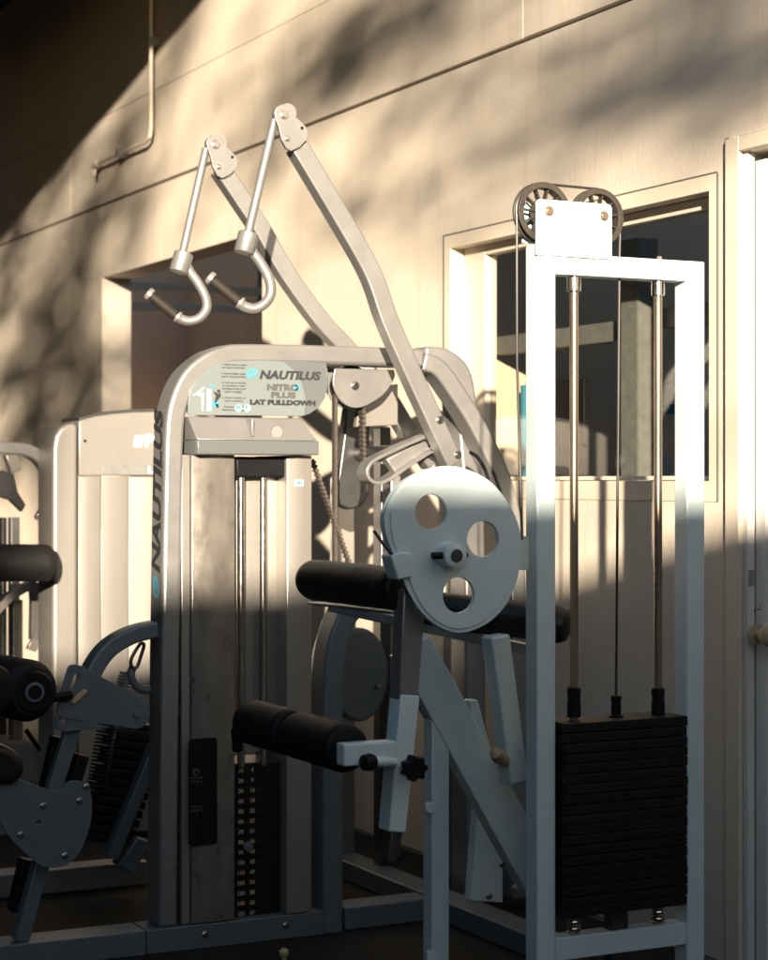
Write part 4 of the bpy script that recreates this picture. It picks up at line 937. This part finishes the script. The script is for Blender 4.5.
# ================================================================== INCLINED STACK MACHINE BEHIND THE LEFT LINKAGE
def incl():
    Y = 5.25
    t = thing('inclined_stack_machine', 'grey machine base with black plates leaning on a sloping rail, behind the left linkage', 'gym machine', (at(100, 480, y=Y).x, Y, 0))
    p0, p1 = at(140, 722, y=Y), at(104, 842, y=Y); d = (p1-p0); n = 13
    sd_ = Vector((-d.z, 0, d.x)).normalized()
    u = Vector((math.cos(R(-12)), 0, math.sin(R(-12))))
    for k in range(n):
        c = p0+d*(k+.5)/n
        mb = MB(); mb.bar(c-u*.075, c+u*.07, .10, d.length/n*.80, (0, 0, 1)); mb.build('weight_plate', IRON, t, bevel=.003)
    mb = MB(); mb.bar(at(156, 745, y=Y-.07), at(110, 858, y=Y-.07), .035, .045, (0, 1, 0)); mb.build('sloping_rail', SLATE, t, bevel=.004)
    mb = MB(); mb.pxz([(138, 838), (152, 842), (134, 874), (118, 866)], Y-.09, .06); mb.build('foot_bracket', SLATE, t, bevel=.004)
    mb = MB(); mb.box(at(-30, 480, y=Y).x, at(150, 480, y=Y).x, Y+.02, Y+.10, .001, .07); mb.build('base_rail', SILVER, t, bevel=.005)
    # coil spring standing above the plates
    a, b_ = at(128, 672, y=Y-.05), at(114, 716, y=Y-.05); dv = (b_-a); e1 = Vector((0, 1, 0)); e2 = dv.cross(e1).normalized()
    P = [a+dv*(k/200)+(e1*math.cos(k*.45)+e2*math.sin(k*.45))*.021 for k in range(201)]
    mb = MB(); mb.tube(P, .0026, 6); mb.build('coil_spring', SLATE, t)
    a, b_ = at(108, 722, y=Y-.12), at(96, 790, y=Y-.12); dv = (b_-a); e2 = dv.cross(e1).normalized()
    P = [a+dv*(k/260)+(e1*math.cos(k*.45)+e2*math.sin(k*.45))*.026 for k in range(261)]
    mb = MB(); mb.tube(P, .003, 6); mb.build('coil_spring', BLACK, t)
incl()

# ================================================================== LEFT FRONT LINKAGE MACHINE
def left_machine():
    Y = 4.46
    t = thing('leg_curl_machine', 'slate coloured leg machine with curved arm, bolted plates and black rollers at lower left', 'gym machine', (at(50, 480, y=Y).x, Y, 0))
    def X(px, y=Y): return at(px, 480, y=y).x
    mb = MB(); mb.box(X(-60), at(145.7, 480, y=4.494).x, Y+.034, Y+.134, .0008, .0600); mb.build('base_rail', SLATE, t, bevel=.002)
    # curved arm springing from the tower leg
    mb = MB(); mb.pband([(160, 629.5), (140, 634), (122, 642), (108, 653), (97, 669), (90, 688), (84, 712)], [.040]*31, Y+.055, .06, 5); mb.build('curved_arm', SLATE, t, bevel=.006, seg=3)
    # upper link plate
    pl = [(68, 668), (71, 665), (76, 664.5), (82, 666), (100, 676), (142, 698.5), (147, 703), (150, 708.5), (150.5, 714), (149, 720), (145, 725.5), (140, 728.5), (134, 729.3), (100, 724), (60, 716.5), (57, 714), (56.5, 710), (60, 698)]
    hs = [pix([(74, 676), (78, 672.5), (79.5, 676), (76, 683), (72, 690), (70, 688)], Y), pix([(71.5, 700), (82, 690), (86.5, 689), (87, 693), (75, 704), (71, 704)], Y)]
    lp = plate('link_plate', pix(pl, Y), hs, MXZ(Y), .008, SLATE, t, bevel=.0015)
    bolt(at(137, 714, y=Y), .0095, lp, SLATE, name='bolt')
    pb = plate('link_plate', pix([(56, 716), (100, 724.5), (110, 728), (82, 730), (64, 733), (57, 729), (54.5, 722)], Y+.004), [pcirc(64, 721, 2.6, Y+.004, 12)], MXZ(Y+.004), .008, SLATE, t, bevel=.0015)
    mb = MB(); mb.pxz([(70, 702), (84, 689), (88, 690), (87, 694), (75, 705)], Y-.006, .02); mb.build('selector_tab', KNOBT, t, bevel=.003)
    mb = MB(); p = at(67, 697, y=Y-.01); mb.cyl((p.x-.035, Y-.01, p.z), (p.x+.012, Y-.01, p.z+.004), .011, 14); mb.build('selector_knob', BLACK, t, bevel=.002)
    # thick shaft between plates
    mb = MB(); a, b_ = at(73, 728, y=Y+.03), at(50, 800, y=Y+.03); mb.band([(a.x, a.z), (b_.x, b_.z)], .036, Y+.02, .03); mb.build('swing_arm', SLATE, t, bevel=.003)
    mb = MB(); a, b_ = at(62, 738, y=Y+.05), at(50, 790, y=Y+.05); mb.band([(a.x, a.z), (b_.x, b_.z)], .034, Y+.055, .04); mb.build('rubber_bumper', BLACK, t, bevel=.004)
    mb = MB(); a, b_ = at(85, 756, y=Y+.05), at(73, 795, y=Y+.05); mb.band([(a.x, a.z), (b_.x, b_.z)], .03, Y+.055, .04); mb.build('rubber_bumper', BLACK, t, bevel=.004)
    # lower cam plate
    cp = [(-30, 778), (0, 777), (20, 780), (40, 787), (57, 791), (68, 783), (76, 781), (84, 783), (91, 794), (92, 812), (89, 830), (81, 850), (70, 863), (56, 868), (40, 865), (22, 850), (8, 835), (-4, 819), (-30, 812)]
    hs = [pcirc(38.5, 822.5, 2.6, Y-.006, 14)]
    lc = plate('cam_plate', pix(cp, Y-.006, 3), hs, MXZ(Y-.006), .010, SLATE, t, bevel=.002)
    for px, py in ((43.5, 806), (79.5, 801), (86.5, 787), (21, 835), (65, 856)): bolt(at(px, py, y=Y-.006), .0068, lc, CHROME)
    # lower shaft to the base
    mb = MB(); a, b_ = at(44, 862, y=Y+.05), at(22, 942, y=Y+.05); mb.band([(a.x, a.z), (b_.x, .061)], .036, Y+.05, .04); mb.build('lower_arm', SLATE, t, bevel=.003)
    mb = MB(); a, b_ = at(34, 862, y=Y+.08), at(22, 915, y=Y+.08); mb.band([(a.x, a.z), (b_.x, b_.z)], .045, Y+.095, .045); mb.build('lower_sleeve', BLACK, t, bevel=.004)
    mb = MB(); a, b_ = at(48, 862, y=Y+.08), at(35, 915, y=Y+.08); mb.band([(a.x, a.z), (b_.x, b_.z)], .025, Y+.095, .045); mb.build('lower_sleeve', BLACK, t, bevel=.004)
    # big roller with ring end, seen end on
    c = at(31, 691, y=Y-.05)
    mb = MB(); mb.lathe((c.x, Y-.07, c.z), (c.x-.12, Y+.42, c.z+.01), [(0, .03), (.002, .055), (.02, .066), (.05, .072), (.94, .072), (1, .05)], 40); ro = mb.build('foam_roller', FOAM, t)
    mb = MB(); mb.lathe((c.x, Y-.082, c.z), (c.x, Y-.066, c.z), [(0, .0170), (0.02, .0225), (.5, .0235), (1, .03)], 30); mb.build('end_ring', SLATE, ro)
    mb = MB(); mb.cyl((c.x, Y-.0835, c.z), (c.x, Y-.0815, c.z), .0165, 24); mb.build('bore_disc', BLACK, ro)  # black disc standing in for the unlit inside of the tube
    mb = MB(); mb.lathe((c.x, Y-.080, c.z), (c.x, Y-.0705, c.z), [(0, .044), (.5, .047), (1, .05)], 36); mb.build('end_washer', BLACK, ro)
    c2_ = at(-18, 684, y=Y+.05); roller_pad(t, (c2_.x-.02, Y-.1, c2_.z), (c2_.x-.05, Y+.4, c2_.z+.02), .06, 'foam_roller', FOAM)
    # lower pad with rounded nose
    c = at(-6, 768, y=Y-.03)
    mb = MB(); pts = cr([at(a, b_, y=Y-.03) for a, b_ in ((-60, 752), (-20, 746), (0, 745), (14, 750), (24, 762), (24, 776), (12, 785), (-10, 786), (-60, 790))], 5)
    mb.prism(pts, (0, .12, 0)); mb.build('thigh_pad', VINYL, t, bevel=.018, seg=4)
    mb = MB(); mb.tube([at(26, 730, y=Y+.2), at(40, 750, y=Y+.2)], .006, 10); mb.build('adjust_rod', BLACK, t)
    # snap hook and hose hanging under the arm
    a, b_ = at(141, 644, y=Y+.09), at(134, 664, y=Y+.09)
    q = [at(x_, y_, y=Y+.09) for x_, y_ in ((141, 643), (136, 650), (131, 660), (132, 667), (137, 667), (141, 656), (144, 645), (141, 643))]
    mb = MB(); mb.tube(cr(q, 4), .0045, 8); mb.build('snap_hook', DARKSTEEL, t)
    q = [at(x_, y_, y=Y+.10) for x_, y_ in ((133, 667), (131, 674), (133, 682), (140, 689), (150, 690))]
    mb = MB(); mb.tube(cr(q, 4), .010, 10); mb.build('hook_hose', SLATE, t)
left_machine()
p = at(284, 956, z=.012)
pe = MB(); pe.lathe((p.x, p.y, .0), (p.x, p.y, .03), [(0, .006), (.4, .007), (.5, .011), (.8, .012), (1, .006)], 18); tag(pe.build('floor_peg', KNOBT), 'tiny tan knob lying on the dark floor at the bottom', 'knob')
